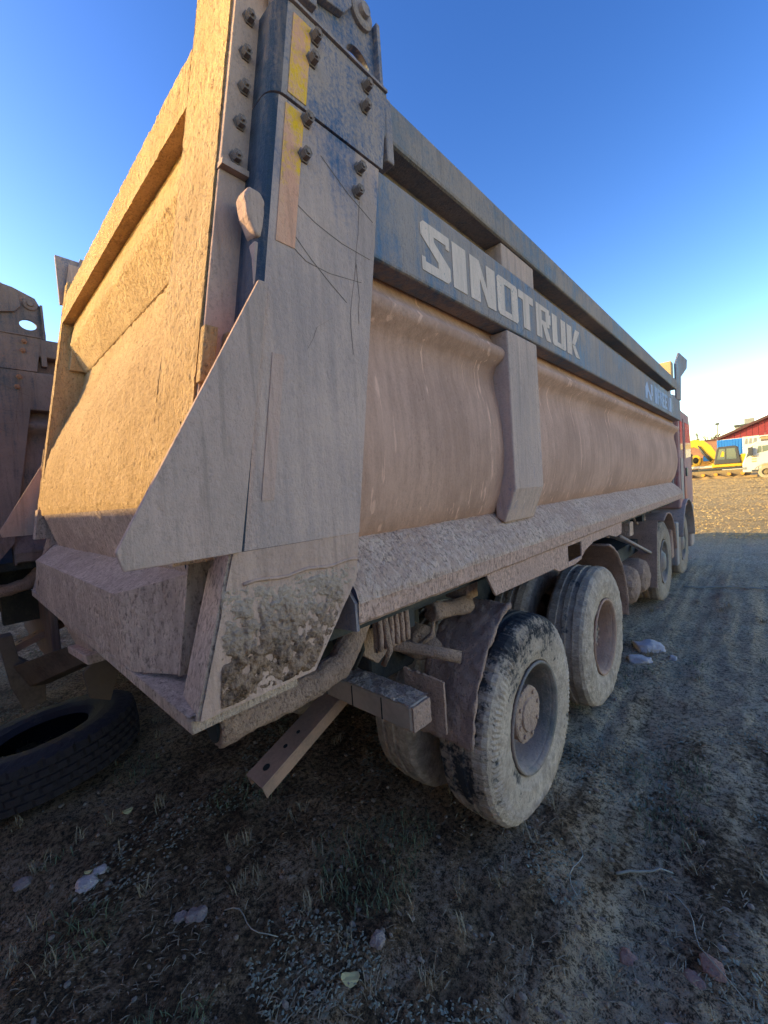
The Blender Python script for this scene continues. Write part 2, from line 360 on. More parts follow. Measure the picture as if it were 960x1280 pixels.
# ------------------------------------------------------------------ the dump truck
truck = thing('dump_truck', 'mud covered dump truck with a tall bed, a red cab and large pale lettering', 'dump truck', group='dump trucks parked side by side')
def part(mb, name, mat, parent=truck, **k): return mb.build(name, mat, parent, **k)
def gp(z): return .385 + .1815 * (z - 1.83)                          # tailgate face
def rp(z): return .442 + .175 * (z - 1.683)                          # rear edge of the rear posts
def fp(z): return .829 + .175 * (z - 1.60)                           # front edge of the rear posts
Y1 = 7.56
def shade_rear(o):  # rear faces take the gate's shade as a darker colour
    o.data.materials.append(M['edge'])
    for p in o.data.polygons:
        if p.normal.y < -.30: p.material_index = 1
def grid(rows, n):                                                   # resample each row of points to n+1
    out = []
    for row in rows:
        row = [Vector(p) for p in row]; L = [0]
        for a, b in zip(row, row[1:]): L.append(L[-1] + (b - a).length)
        r = []
        for i in range(n + 1):
            t = L[-1] * i / n; j = 0
            while j < len(L) - 2 and L[j + 1] < t: j += 1
            u = (t - L[j]) / max(1e-9, L[j + 1] - L[j]); r.append(row[j].lerp(row[j + 1], min(1, u)))
        out.append(r)
    return out
for sx in (1, -1):
    # side wall with its rolled top and hollow belly
    prof = [(1.165, 2.60), (1.172, 2.535), (1.195, 2.50), (1.235, 2.47), (1.250, 2.445), (1.238, 2.415), (1.195, 2.385), (1.178, 2.345), (1.182, 2.28), (1.20, 2.19), (1.213, 2.08), (1.216, 1.96), (1.205, 1.85), (1.175, 1.74), (1.14, 1.66), (1.10, 1.63)]
    ys = [.80 + (Y1 - .80) * i / 60 for i in range(61)]
    mb = MB().loft([[(sx * x, y, z) for x, z in prof] for y in ys])
    o = part(mb, 'side_wall', 'wall', smooth=True)
    for zz in (1,):
        mb = MB().loft([[(sx * 1.165, y, 2.585), (sx * 1.165, y, 2.99)] for y in (.9, Y1 - .1)])
        part(mb, 'upper_wall', 'rail', solid=.01)
    # top rail, name plate
    mb = MB().box(*sorted((sx * 1.12, sx * 1.272)), 1.02, 7.24, 2.972, 3.112)
    part(mb, 'top_rail', 'rail', bevel=.012)
    mb = MB().box(*sorted((sx * 1.172, sx * 1.268)), .96, Y1, 2.556, 2.850)
    plate = part(mb, 'name_plate', 'plate', bevel=.010)
    # sloping skirt with its lip
    rows = []
    for i in range(141):
        y = .822 + (Y1 - .822) * i / 140
        rows.append([(sx * 1.12, y, 1.655), (sx * 1.14, y, 1.645), (sx * 1.235, y, 1.54), (sx * 1.268, y, 1.487), (sx * 1.270, y, 1.468)])
    part(MB().loft(grid(rows, 16)), 'skirt', 'skirt', smooth=True, sub=2, disp=[('c10', .014), ('c4', .012), ('c2', .006)])
    rows = [[(sx * 1.267, .822 + (Y1 - .822) * i / 140, 1.475), (sx * 1.264, .822 + (Y1 - .822) * i / 140, 1.398 - .005 * noise.noise(Vector((i * .35, 0, 2)))), (sx * 1.12, .822 + (Y1 - .822) * i / 140, 1.385)] for i in range(141)]
    part(MB().loft(grid(rows, 10)), 'skirt_lip', 'lip', smooth=False, sub=1, disp=[('c4', .010), ('c2', .005)])
    part(MB().prism([(sx * 1.262, 1.385), (sx * 1.262, 1.47), (sx * 1.13, 1.63), (sx * 1.10, 1.63), (sx * 1.12, 1.375)], 'y', .812, .824), 'skirt_end_cap', 'cap')
    # stakes: lower face with tapered foot, short upper piece between plate and rail
    for sy in (1.93,):
        y0, y1 = sy, sy + .355
        a = [(1.17, 2.55), (1.266, 2.55), (1.266, 1.772), (1.20, 1.60), (1.15, 1.63)]
        part(MB().prism([(sx * x, z) for x, z in a], 'y', y0, y1), 'stake', 'rib', bevel=.008)
        part(MB().box(*sorted((sx * 1.16, sx * 1.258)), y0 + .0, y1 + .02, 2.853, 2.968), 'stake', 'rib', bevel=.006)
    # fender flange hung below the skirt over the tandem
    pl = [(1.62, 1.40), (1.70, 1.285), (2.42, 1.275), (2.50, 1.245), (2.78, 1.24), (2.86, 1.25), (3.0, 1.30), (3.2, 1.33), (3.6, 1.325), (3.82, 1.29), (3.98, 1.30), (4.0, 1.40)]
    mb = MB(); hole = (2.66, 2.92, 1.275, 1.375)
    # outline with a rectangular opening: built as strips left, right, above and below it
    mb.prism([(1.62, 1.40), (1.70, 1.285), (2.42, 1.275), (2.50, 1.245), (2.66, 1.243), (2.66, 1.40)], 'x', sx * 1.238, sx * 1.25)
    mb.prism([(2.661, 1.375), (2.919, 1.375), (2.919, 1.40), (2.661, 1.40)], 'x', sx * 1.238, sx * 1.25)
    mb.prism([(2.661, 1.243), (2.78, 1.24), (2.919, 1.255), (2.919, 1.275), (2.661, 1.275)], 'x', sx * 1.238, sx * 1.25)
    mb.prism([(2.92, 1.265), (3.0, 1.30), (3.2, 1.335), (3.6, 1.33), (3.82, 1.29), (3.98, 1.30), (4.0, 1.40), (2.92, 1.40)], 'x', sx * 1.238, sx * 1.25)
    part(mb, 'fender_flange', 'lip', bevel=.003)
    # rear post: lower side plate and bolted cap
    def postring(z, x1=1.270, r=.04, x0=1.165, front=0.0):
        pts = [(x1, fp(z) + front), (x1, rp(z) + r)]
        for k in range(1, 6):
            a = math.pi / 2 * k / 5; pts.append((x1 - r + r * math.cos(a), rp(z) + r - r * math.sin(a)))
        pts += [(x0, rp(z)), (x0, fp(z) + front)]
        return [(sx * x, y, z) for x, y in pts]
    mb = MB(); zs = [1.684 + (2.848 - 1.684) * i / 24 for i in range(25)]
    mb.loft([postring(z) for z in zs], True); mb.f.append(tuple(range(9))); mb.f.append(tuple(range(24 * 9, 25 * 9)))
    post = part(mb, 'rear_post', 'post', bevel=0); shade_rear(post)
    mb = MB(); zs = [2.852, 2.90, 3.0, 3.112]
    mb.loft([postring(z, 1.276, .045, 1.16, .012) for z in zs], True); mb.f.append(tuple(range(9))); mb.f.append(tuple(range(27, 36)))
    cap = part(mb, 'post_cap', 'cap'); shade_rear(cap)
    part(MB().box(*sorted((sx * 1.21, sx * 1.274)), fp(3.0) + .02, fp(3.0) + .055, 2.90, 3.108), 'post_edge_strip', 'cap', bevel=.005)
    part(MB().prism([(rp(3.11) + .03, 3.114), (fp(3.11) + .01, 3.114), (fp(3.11) + .01, 3.122), (rp(3.11) + .03, 3.122)], 'x', sx * 1.10, sx * 1.284), 'cap_rim', 'cap')
    # lower side panel, cut off at the bottom, thick with clumped mud
    zt = 1.683
    rows = []
    for i in range(41):
        t = i / 40; z = zt + (1.330 - zt) * t
        ya = rp(z) - .045 * max(0, (1.683 - z)) / .35 - .0
        yb = fp(z) if z > 1.55 else fp(1.55) + (.646 - fp(1.55)) * (1.55 - z) / .22
        rows.append([(sx * 1.268, ya + (yb - ya) * k / 40, z) for k in range(41)])
    part(MB().loft(rows), 'lower_panel', 'lowpanel', smooth=True, sub=1, disp=[('c10', .008), ('c2', .004)], solid=0)
    part(MB().loft([[(sx * 1.262, r[0][1], r[0][2]), (sx * 1.13, r[0][1] + .02, r[0][2])] for r in rows]), 'rear_flange', 'gatelow', solid=.012, smooth=False)
    part(MB().loft([[(sx * 1.255, y, 1.335), (sx * 1.0, y, 1.335)] for y in (.34, .65)]), 'panel_floor', 'gatelow', solid=.012)
    # granular crust of mud on the panel, fading towards its edges
    rows2 = []
    for i in range(71):
        t = i / 70; z = 1.600 - .262 * t
        ya = rp(z) - .02 + .02 * t; yb = fp(max(z, 1.55)) if z > 1.55 else fp(1.55) + (.646 - fp(1.55)) * (1.55 - z) / .22
        yb -= .006
        row = []
        for k in range(91):
            s_ = k / 90; y = ya + (yb - ya) * s_
            e = min(1, 7 * min(s_ + .02, 1.01 - s_)) * min(1, 2.0 * t) * min(1, 12 * (1.01 - t))
            v = noise.fractal(Vector((y * 34, z * 26, sx * 3)), .7, 2.1, 5) * .6 + .35
            v *= max(.05, noise.noise(Vector((y * 7 + 3, z * 6, 1))) * 1.3 + .75)
            h = max(0, v) * max(0, e)
            row.append((sx * (1.2665 + .006 * min(1, 4 * h) + .015 * h), y, z))
        rows2.append(row)
    part(MB().loft(rows2), 'mud_cake', 'clump', smooth=True, sub=1, disp=[('c2', .008), ('c1', .010)])
    # raised weld line between post and panel
    part(MB().tube([(sx * 1.269, rp(1.615) + .03 + (fp(1.61) - rp(1.615) - .03) * k / 12, 1.606 + .004 * math.sin(k * 1.3)) for k in range(13)], .0045, 6), 'weld_seam', 'lowpanel', smooth=True)
    # wing plate standing out behind the post
    part(MB().prism([(.560, 2.335), (.585, 2.335), (.455, 1.684), (.217, 1.684), (.207, 1.722)], 'x', sx * 1.273, sx * 1.285), 'wing_plate', 'wing', bevel=.002)
    # yellow reflective tapes
    for z0, z1, wd in ((2.862, 3.09, .058), (2.46, 2.838, .058), (1.80, 2.17, .035)):
        xo = 1.2775 if z0 > 2.85 else 1.2715
        q = .048 if z0 > 2.4 else .062
        part(MB().loft([[(sx * xo, rp(z) + q, z), (sx * xo, rp(z) + q + wd, z)] for z in (z0, z1)]), 'reflective_tape', 'tape' if z0 > 2.4 else 'tape_faded', solid=.0012)
    # hex bolts
    def bolt(y, z, x, ax=(1, 0, 0), r=.0145, parent=post):
        mb = MB(); s2 = 1 if ax[0] > 0 else -1
        mb.lathe([(0, 0), (0, r * 1.35), (s2 * .005, r * 1.35), (s2 * .005, r), (s2 * .024, r), (s2 * .021, r * .5), (s2 * .027, r * .45), (s2 * .027, 0)], 6)
        return mb.build('bolt', 'bolt', parent, loc=(x, y, z))
    for y, z in ((.803, 3.07), (.786, 3.0), (1.003, 3.07), (.989, 3.0)): bolt(y, z, sx * 1.276, (sx, 0, 0), parent=cap)
    for y, z in ((.755, 2.826), (.737, 2.724), (.952, 2.80), (.934, 2.722)): bolt(y, z, sx * 1.270, (sx, 0, 0))
    if sx > 0:
        for pts in ([(.945, 2.70), (.93, 2.60), (.91, 2.50), (.885, 2.40), (.87, 2.30), (.872, 2.22)], [(.912, 2.50), (.915, 2.40), (.905, 2.32)], [(.66, 2.60), (.76, 2.56), (.86, 2.54), (.975, 2.535)], [(.655, 2.53), (.74, 2.45), (.86, 2.37)], [(.80, 2.76), (.90, 2.70), (1.0, 2.66)], [(.67, 2.47), (.72, 2.44), (.80, 2.435), (.93, 2.45)], [(.70, 2.20), (.74, 2.27), (.80, 2.31)]):
            sm = [Vector((0, *p)) for p in pts]; sm = [sm[0]] + [q_ for a_, b_ in zip(sm, sm[1:]) for q_ in (a_.lerp(b_, .5) + Vector((0, rnd.uniform(-.004, .004), 0)), b_)]
            part(MB().loft([[(1.2706, p.y - .0009, p.z - .0008), (1.2709, p.y + .0009, p.z + .0008)] for p in sm]), 'scratch', 'browniron')
    # ear bracket with its roller pin on top of the post
    eo = [(.72, 3.125), (.72, 3.52), (.95, 3.50), (1.125, 3.43), (1.14, 3.30), (1.15, 3.125)]
    hc, hr = (1.045, 3.225), (.052, .040)
    mb = MB(); nh = 24; ring = []
    for k in range(nh):                                              # plate with an oval opening
        a = 2 * math.pi * k / nh; d = Vector((math.cos(a), math.sin(a))); best = 9
        for i in range(len(eo)):
            p0, p1 = Vector(eo[i]), Vector(eo[(i + 1) % len(eo)]); e = p1 - p0; den = d.x * e.y - d.y * e.x
            if abs(den) < 1e-9: continue
            w_ = p0 - Vector(hc); t_ = (w_.x * e.y - w_.y * e.x) / den; u_ = (w_.x * d.y - w_.y * d.x) / den
            if t_ > 0 and -.001 <= u_ <= 1.001: best = min(best, t_)
        ring.append(((hc[0] + hr[0] * d.x, hc[1] + hr[1] * d.y), (hc[0] + best * d.x, hc[1] + best * d.y)))
    rows = [[(sx * 1.19, *i_), (sx * 1.19, *o_), (sx * 1.214, *o_), (sx * 1.214, *i_)] for i_, o_ in ring]
    rows.append(rows[0]); mb.loft(rows, True)
    ear = part(mb, 'ear_bracket', 'cap')
    part(MB().prism([(.62, 3.19), (.62, 3.51), (.90, 3.50), (1.0, 3.45), (1.01, 3.35), (.97, 3.30), (.86, 3.27), (.86, 3.23)], 'x', sx * 1.2145, sx * 1.238), 'hinge_plate', 'cap', bevel=.003)
    MB().lathe([(0, 0), (0, .046), (sx * .012, .046), (sx * .016, .038), (sx * .016, .022), (sx * .03, .02), (sx * .03, 0)], 20).build('roller_pin', 'cap', ear, loc=(sx * 1.214, 1.07, 3.385))
    part(MB().box(*sorted((sx * 1.13, sx * 1.235)), 1.127, 1.142, 3.125, 3.39), 'ear_brace', 'cap')
    # latch hook and its bar between gate and post
    hk = [(.553, 2.545), (.568, 2.572), (.60, 2.572), (.618, 2.545), (.614, 2.50), (.588, 2.455), (.574, 2.462), (.558, 2.50)]
    part(MB().prism(hk, 'x', sx * 1.215, sx * 1.262), 'latch_hook', 'gateside', bevel=.010, seg=3, sub=2, disp=[('c4', .008)])
    part(MB().prism([(.575, 2.447), (.600, 2.447), (.585, 2.31), (.560, 2.31)], 'x', sx * 1.225, sx * 1.255), 'latch_bar', 'gateside', bevel=.004)

# headboard behind the cab
for sx in (1, -1):
    part(MB().prism([(7.62, 2.90), (8.05, 2.92), (8.12, 3.30), (8.85, 3.56), (8.92, 3.72), (8.0, 3.66), (7.62, 3.42)], 'x', sx * 1.20, sx * 1.225), 'headboard_bracket', 'plate', bevel=.004)
part(MB().box(-1.16, 1.16, 7.50, Y1, 1.40, 3.40), 'front_wall', 'rail', bevel=.01)
part(MB().box(-1.19, 1.19, 7.44, 7.62, 3.16, 3.44), 'headboard', 'tan', bevel=.01)
part(MB().box(-1.15, 1.15, .60, 7.50, 1.34, 1.40), 'bed_floor', 'darkiron')
for sx in (1, -1):
    part(MB().box(*sorted((sx * .36, sx * .46)), .75, 9.0, .80, 1.08), 'chassis_rail', 'darkiron', bevel=.01)
    part(MB().box(*sorted((sx * .36, sx * .48)), .60, 7.4, 1.10, 1.33), 'bed_beam', 'darkiron', bevel=.01)
for y in (1.2, 2.7, 4.2, 5.6):
    part(MB().box(-1.1, 1.1, y, y + .08, 1.24, 1.338), 'cross_member', 'darkiron')

# lettering on both name plates
def letter(ch, y0, y1, z0=2.604, z1=2.785):
    wd = y1 - y0; H = z1 - z0
    P = []                                                           # convex pieces in unit coordinates
    B = lambda a, b, c, d: P.append([(a, c), (b, c), (b, d), (a, d)])
    if ch == 'S':
        P.append([(0, .92), (.10, 1), (1, 1), (1, .80), (.0, .80)]); P.append([(0, .799), (.44, .799), (.44, .70), (0, .70)])
        P.append([(0, .699), (.44, .699), (1, .34), (.56, .32)]); P.append([(.56, .319), (1, .339), (1, .20), (.56, .20)])
        P.append([(0, .199), (1, .199), (1, .09), (.9, 0), (0, 0)])
        P.append([(.86, .799), (1, .799), (1, .72), (.86, .72)]); P.append([(0, .20), (.12, .20), (.12, .28), (0, .28)])
    if ch == 'I': B(0, 1, 0, 1)
    if ch == 'N': B(0, .36, 0, 1); B(.64, 1, 0, 1); P.append([(.361, .98), (.361, .58), (.639, .02), (.639, .42)])
    if ch == 'O':
        B(0, .34, .08, .92); B(.66, 1, .08, .92)
        P.append([(.0, .921), (1, .921), (.92, 1), (.08, 1)]); P.append([(.08, 0), (.92, 0), (1, .079), (0, .079)])
        B(.341, .659, .84, .92); B(.341, .659, .08, .16)
    if ch == 'T': B(0, 1, .78, 1); B(.30, .72, 0, .779)
    if ch == 'R':
        B(0, .36, 0, 1); P.append([(.361, .86), (.9, .86), (.9, 1), (.361, 1)]); B(.64, 1, .56, .859); B(.361, .9, .42, .559)
        P.append([(.40, .419), (.72, .419), (1, 0), (.66, 0)])
    if ch == 'U': B(0, .36, .08, 1); B(.64, 1, .08, 1); P.append([(.08, 0), (.92, 0), (1, .079), (0, .079)]); B(.361, .639, .08, .16)
    if ch == 'K': B(0, .36, 0, 1); P.append([(.37, .42), (.62, .42), (1, 1), (.66, 1)]); P.append([(.37, .40), (.62, .40), (1, 0), (.64, 0)])
    if ch == 'E': B(0, .4, 0, 1); B(.401, 1, .82, 1); B(.401, .85, .42, .58); B(.401, 1, 0, .18)
    if ch == 'X': P.append([(0, 1), (.32, 1), (1, 0), (.68, 0)])
    if ch == 'F': B(0, .4, 0, 1); B(.401, 1, .82, 1); B(.401, .85, .44, .6)
    if ch == 'L':  # two-stroke emblem
        P.append([(.25, 1), (.40, .62), (.40, .40), (0, .60), (.12, .82)]); P.append([(0, .60), (.30, .45), (.22, 0), (0, 0)]); P.append([(.401, .62), (.80, .2), (.8, 0), (.55, 0), (.401, .40)]); P.append([(.66, .98), (.9, 1), (.9, .32), (.72, .30)])
    return [[(y0 + u * wd, z0 + v * H) for u, v in p] for p in P]
S_SPANS = [('S', 1.256, 1.443), ('I', 1.463, 1.566), ('N', 1.597, 1.82), ('O', 1.839, 2.058), ('T', 2.066, 2.25), ('R', 2.286, 2.494), ('U', 2.517, 2.739), ('K', 2.762, 3.008)]
L_SPANS = [('L', 5.10, 5.52)] + [(c, 5.60 + .165 * i, 5.60 + .165 * i + .15) for i, c in enumerate('IFNEEXI')]
plates = [o for o in kids(truck) if o.name.startswith('name_plate')]
for plate_, sx in zip(plates, (1, -1)):
    for spans, mt in ((S_SPANS, 'letter'), (L_SPANS, 'letterblue')):
        lo, hi = spans[0][1], spans[-1][2]
        for ch, a, b in spans:
            mb = MB()
            for poly in letter(ch, a, b):
                if sx < 0: poly = [(lo + hi - y, z) for y, z in poly]
                mb.prism(poly, 'x', sx * 1.2683, sx * 1.2705)
            mb.build('letter', mt, plate_)

# tailgate ---------------------------------------------------------------
def gpt(x, z, d): return (x, gp(z) - d, z)
rows = []
prof = [0, 0, 0, 0, (2.76, -.150), (2.70, -.151), (2.60, -.142), (2.50, -.116), (2.40, -.082), (2.30, -.048), (2.20, -.020), (2.10, -.004), (1.98, .002), (1.90, .002), (1.835, -.002), (1.80, -.012)]
gate_root = MB().loft(grid([[gpt(-1.10 + 2.2 * i / 80, z, d - .0) for z, d in prof[4:]] for i in range(81)], 60)).build('tailgate', 'gate', truck, smooth=True, sub=1, disp=[('c10', .006), ('c4', .010), ('c2', .014), ('c1', .007)])
def gpart(mb, name, mat, **k): return mb.build(name, mat, gate_root, **k)
gpart(MB().loft(grid([[gpt(-1.06 + 2.12 * i / 60, z, d) for z, d in ((3.05, -.12), (3.045, -.058), (2.880, -.046), (2.866, -.050), (2.712, -.142), (2.70, -.165))] for i in range(61)], 40)), 'crossbar', 'gate', smooth=False, sub=1, disp=[('c4', .003), ('c2', .006), ('c1', .003)])
# top beam
def gbox(x0, x1, z0, z1, d0, d1):
    return MB().hull8([gpt(x0, z0, d0), gpt(x0, z1, d0), gpt(x0, z1, d1), gpt(x0, z0, d1)], [gpt(x1, z0, d0), gpt(x1, z1, d0), gpt(x1, z1, d1), gpt(x1, z0, d1)])
def gridbox(x0, x1, z0, z1, d, dep, nxs, nzs):                       # a face grid with turned-in edges
    rows = []
    for i in range(nxs + 1):
        x = x0 + (x1 - x0) * i / nxs
        rows.append([gpt(x, z1, d - dep)] + [gpt(x, z1 + (z0 - z1) * k / nzs, d) for k in range(nzs + 1)] + [gpt(x, z0, d - dep)])
    mb = MB().loft(rows)
    mb.f.append(tuple(range(nzs + 3))); mb.f.append(tuple(range(nxs * (nzs + 3), (nxs + 1) * (nzs + 3))))
    return mb
DG_ = [('c10', .003), ('c4', .006), ('c2', .009), ('c1', .004)]
gpart(gridbox(-1.175, .895, 3.022, 3.215, 0, .10, 70, 8), 'top_beam', 'gate', smooth=False, sub=1, disp=DG_)
# right and left rims; the tall horns reach above the beam
for sx in (1, -1):
    xa, xb = (.900, 1.165) if sx > 0 else (-1.185, -1.10)
    zt = 3.46 if sx > 0 else 3.30
    gpart(gridbox(xa, xb, 1.80, zt, .0, .16, 10, 70), 'side_rim', 'gate', smooth=False, sub=1, disp=DG_)
    x0, x1 = (1.166, 1.178) if sx > 0 else (-1.198, -1.186)
    gpart(gbox(x0, x1, 1.86, 2.647, -.006, -.135), 'side_return', 'gateside', bevel=.003)
    x0, x1 = (1.150, 1.182) if sx > 0 else (-1.204, -1.186)
    bp = gpart(gbox(x0, x1, 2.665, 3.46, -.006, -.125), 'bolt_plate', 'gateside', bevel=.003)
    gpart(gbox(*((1.13, 1.196) if sx > 0 else (-1.21, -1.13)), 2.648, 2.664, -.004, -.10), 'ledge', 'gateside')
    for y, z in ((.657, 3.087), (.637, 2.983), (.624, 2.888), (.603, 2.787), (.583, 2.69)):
        MB().lathe([(0, 0), (0, .018), (sx * .004, .018), (sx * .004, .0135), (sx * .019, .0135), (sx * .019, .007), (sx * .026, .006), (sx * .026, 0)], 6).build('bolt', 'bolt', bp, loc=(sx * (1.182 if sx > 0 else 1.204), y, z))
    for k in range(2):
        gpart(gbox(*((1.179, 1.205) if sx > 0 else (-1.215, -1.199)), 2.09 - .02 * k, 2.23 - .005 * k, .004 - .055 * k, -.03 - .055 * k), 'lug', 'gate', bevel=.004)
# gusset at the far end of the crossbar
gpart(gbox(-1.10, -1.066, 2.72, 2.90, -.06, -.15), 'gusset', 'gate', bevel=.003)
# inner gate backing
gpart(MB().loft([[gpt(-1.1, z, d) for z, d in ((3.2, -.175), (1.75, -.175))], [gpt(1.1, z, d) for z, d in ((3.2, -.175), (1.75, -.175))]]), 'back_sheet', 'gate', solid=.006)
# lower spout of the gate: recessed sheet, sloping ledge, front face and chamfered cheeks
DS_ = [('c10', .010), ('c4', .008), ('c2', .006)]
def sheet(a, b, c, d, nu, nv, name, mat, **k):                      # bilinear patch a-b (top) d-c (bottom)
    a, b, c, d = map(Vector, (a, b, c, d))
    return gpart(MB().loft([[a.lerp(b, i / nu).lerp(d.lerp(c, i / nu), j / nv) for j in range(nv + 1)] for i in range(nu + 1)]), name, mat, smooth=True, **k)
sheet((-.98, .388, 1.805), (1.05, .388, 1.805), (1.0, .435, 1.615), (-.92, .435, 1.615), 60, 10, 'lower_sheet', 'gatelow', sub=1, disp=DS_)
sheet((-.92, .435, 1.617), (.80, .435, 1.617), (.78, .312, 1.556), (-.80, .312, 1.556), 60, 8, 'spout_ledge', 'gatelow', sub=1, disp=DS_)
sheet((-.80, .312, 1.558), (.78, .312, 1.558), (.86, .318, 1.345), (-1.0, .318, 1.345), 60, 12, 'spout_face', 'gatelow', sub=1, disp=DS_)
for sx in (1, -1):
    sheet((sx * .78, .312, 1.558), (sx * 1.04, .425, 1.62), (sx * 1.045, .372, 1.365), (sx * .86, .318, 1.345), 14, 12, 'spout_cheek', 'gatelow', sub=1, disp=[('c10', .006)])
    sheet((sx * .79, .438, 1.619), (sx * 1.05, .438, 1.622), (sx * 1.045, .428, 1.616), (sx * .778, .313, 1.557), 10, 6, 'cheek_top', 'gatelow', sub=1, disp=[('c10', .006)])
    gpart(MB().hull8([(sx * 1.045, .432, 1.72), (sx * 1.045, .372, 1.362), (sx * 1.045, .52, 1.362), (sx * 1.045, .55, 1.72)], [(sx * 1.058, .432, 1.72), (sx * 1.058, .372, 1.362), (sx * 1.058, .52, 1.362), (sx * 1.058, .55, 1.72)]), 'cheek_plate', 'gatelow', bevel=.002)
    gpart(MB().hull8([(sx * 1.06, .375, 1.84), (sx * 1.16, .375, 1.84), (sx * 1.16, .345, 1.66), (sx * 1.06, .345, 1.66)], [(sx * 1.06, .50, 1.84), (sx * 1.16, .50, 1.84), (sx * 1.16, .48, 1.66), (sx * 1.06, .48, 1.66)]), 'rim_foot', 'gatelow', bevel=.004)
sheet((-1.24, .318, 1.342), (1.25, .318, 1.342), (1.25, .62, 1.34), (-1.24, .62, 1.34), 60, 8, 'tail_floor', 'gatelow', sub=1, disp=[('c4', .004)])
gpart(MB().box(-1.24, 1.25, .322, .60, 1.30, 1.334), 'tail_beam', 'gatelow', bevel=.004)
# bracket hanging below the far end of the tail
gpart(MB().prism([(-.98, 1.30), (-1.02, 1.16), (-.50, 1.06), (-.20, 1.11), (-.28, 1.30)], 'y', .42, .50), 'hinge_bracket', 'gatelow', bevel=.004)
gpart(MB().prism([(-.60, 1.09), (-.58, 1.055), (-.12, 1.10), (-.14, 1.14)], 'y', .38, .60), 'bracket_foot', 'skirt', bevel=.006)

# undercarriage ----------------------------------------------------------
o = part(MB().tube([(1.06, 1.02, 1.36), (1.07, .95, 1.27), (1.08, .88, 1.215), (1.075, .78, 1.19), (1.06, .66, 1.18), (1.05, .55, 1.178), (1.045, .455, 1.178)], .046, 16, True, [.046, .045, .047, .048, .046, .048, .05]), 'exhaust_pipe', 'mudiron', smooth=True, sub=3, disp=[('c10', .018), ('c4', .02), ('c2', .010)])
MB().lathe([(0, 0), (0, .034), (.012, .036)], 20).build('pipe_mouth', 'black', o, loc=(1.045, .446, 1.178)).rotation_euler = (0, 0, R(90))
bar = part(MB().box(-1.10, 1.10, 1.22, 1.345, .805, .915), 'bumper_bar', 'barface', bevel=.012)
MB().loft(grid([[(-1.05 + 2.14 * i / 60, 1.215, .914), (-1.05 + 2.14 * i / 60, 1.35, .914)] for i in range(61)], 8)).build('mud_layer', 'skirt', bar, sub=2, smooth=True, loc=(0, 0, .008), disp=[('c10', .015), ('c4', .016), ('c2', .01)])
for x in (.36, .55, .74, .93): MB().box(x - .002, x + .002, 1.217, 1.222, .812, .908).build('seam', 'black', bar)
MB().box(1.094, 1.106, 1.225, 1.34, .808, .912).build('end_cap', 'guard', bar, sub=4, disp=[('c4', .012)])
part(MB().loft(grid([[(.93 + .20 * i / 12, 1.385 + .03 * i / 12, .985 - .03 * i / 12 + .012 * noise.noise(Vector((i * .9, 0, 0)))), (.93 + .20 * i / 12, 1.385 + .03 * i / 12, .72 + .02 * noise.noise(Vector((i, 5, 0))))] for i in range(13)], 12)), 'bumper_plate', 'guard', solid=.014, sub=1, disp=[('c4', .006)])
# rusty drawbar channel with holes
ch = thing('steel_channel', '', 'x'); bpy.data.objects.remove(ch)
A = Vector((.56, 1.30, .82)); Bv = Vector((.60, .775, .635)); t = (Bv - A).normalized(); sidev = Vector((1, 0, 0)); nrm = t.cross(sidev).normalized()
if nrm.z < 0: nrm = -nrm
L = (Bv - A).length
def chp(u, s_, h): return A + t * u + sidev * s_ + nrm * h
mb = MB()
mb.hull8([chp(0, -.065, 0), chp(0, .065, 0), chp(0, .065, .008), chp(0, -.065, .008)], [chp(L, -.065, 0), chp(L, .065, 0), chp(L, .065, .008), chp(L, -.065, .008)])
for s_ in (-.065, .058): mb.hull8([chp(0, s_, -.05), chp(0, s_ + .007, -.05), chp(0, s_ + .007, -.001), chp(0, s_, -.001)], [chp(L, s_, -.05), chp(L, s_ + .007, -.05), chp(L, s_ + .007, -.001), chp(L, s_, -.001)])
chn = part(mb, 'steel_channel', 'rust', bevel=.002)
for u, r in ((.30, .010), (.38, .011), (.49, .017)):
    c = chp(u, .0, .0088); q = [c + (t * math.cos(a) + sidev * math.sin(a)) * r for a in [k * math.pi / 6 for k in range(12)]]
    MB().add(q, [tuple(range(12))]).build('bolt_hole', 'black', chn)
# ribbed rear lamp grille
gr = part(MB().box(1.075, 1.095, 1.06, 1.235, 1.195, 1.335), 'lamp_grille', 'mudiron', sub=3, disp=[('c4', .008)])
for k in range(6):
    y = 1.068 + .031 * k; MB().tube([(1.105, y, 1.205), (1.108, y, 1.27), (1.105, y, 1.33)], .011, 8).build('grille_rib', 'guard', gr, smooth=True, sub=1, disp=[('c2', .006)])
part(MB().tube([(1.03, 1.48, 1.235), (1.06, 1.60, 1.225), (1.08, 1.72, 1.22)], .042, 12, True, [.045, .038, .05]), 'air_coupling', 'mudiron', smooth=True, sub=2, disp=[('c10', .03), ('c4', .02)])
part(MB().tube([(.55, 1.20, 1.16), (.9, 1.32, 1.11), (1.17, 1.50, 1.045)], .027, 12), 'cross_rod', 'mudiron', smooth=True, sub=2, disp=[('c4', .010)])
part(MB().box(.50, 1.06, 1.06, 1.50, 1.28, 1.36), 'rear_bracket', 'darkiron', bevel=.01)
part(MB().tube([(1.10, 1.10, 1.34), (1.12, 1.10, 1.20), (1.09, 1.09, 1.14)], .012, 8), 'hose', 'mudiron', smooth=True)
part(MB().box(.3, .75, 1.35, 1.75, .85, 1.3), 'crossmember_box', 'darkiron', bevel=.02)
part(MB().tube([(.70, 1.62, 1.02), (.88, 1.60, 1.02), (.90, 1.60, 1.02), (.98, 1.59, 1.02)], .09, 16, True, [.085, .09, .06, .03]), 'brake_chamber', 'mudiron', smooth=True, sub=1, disp=[('c4', .01)])
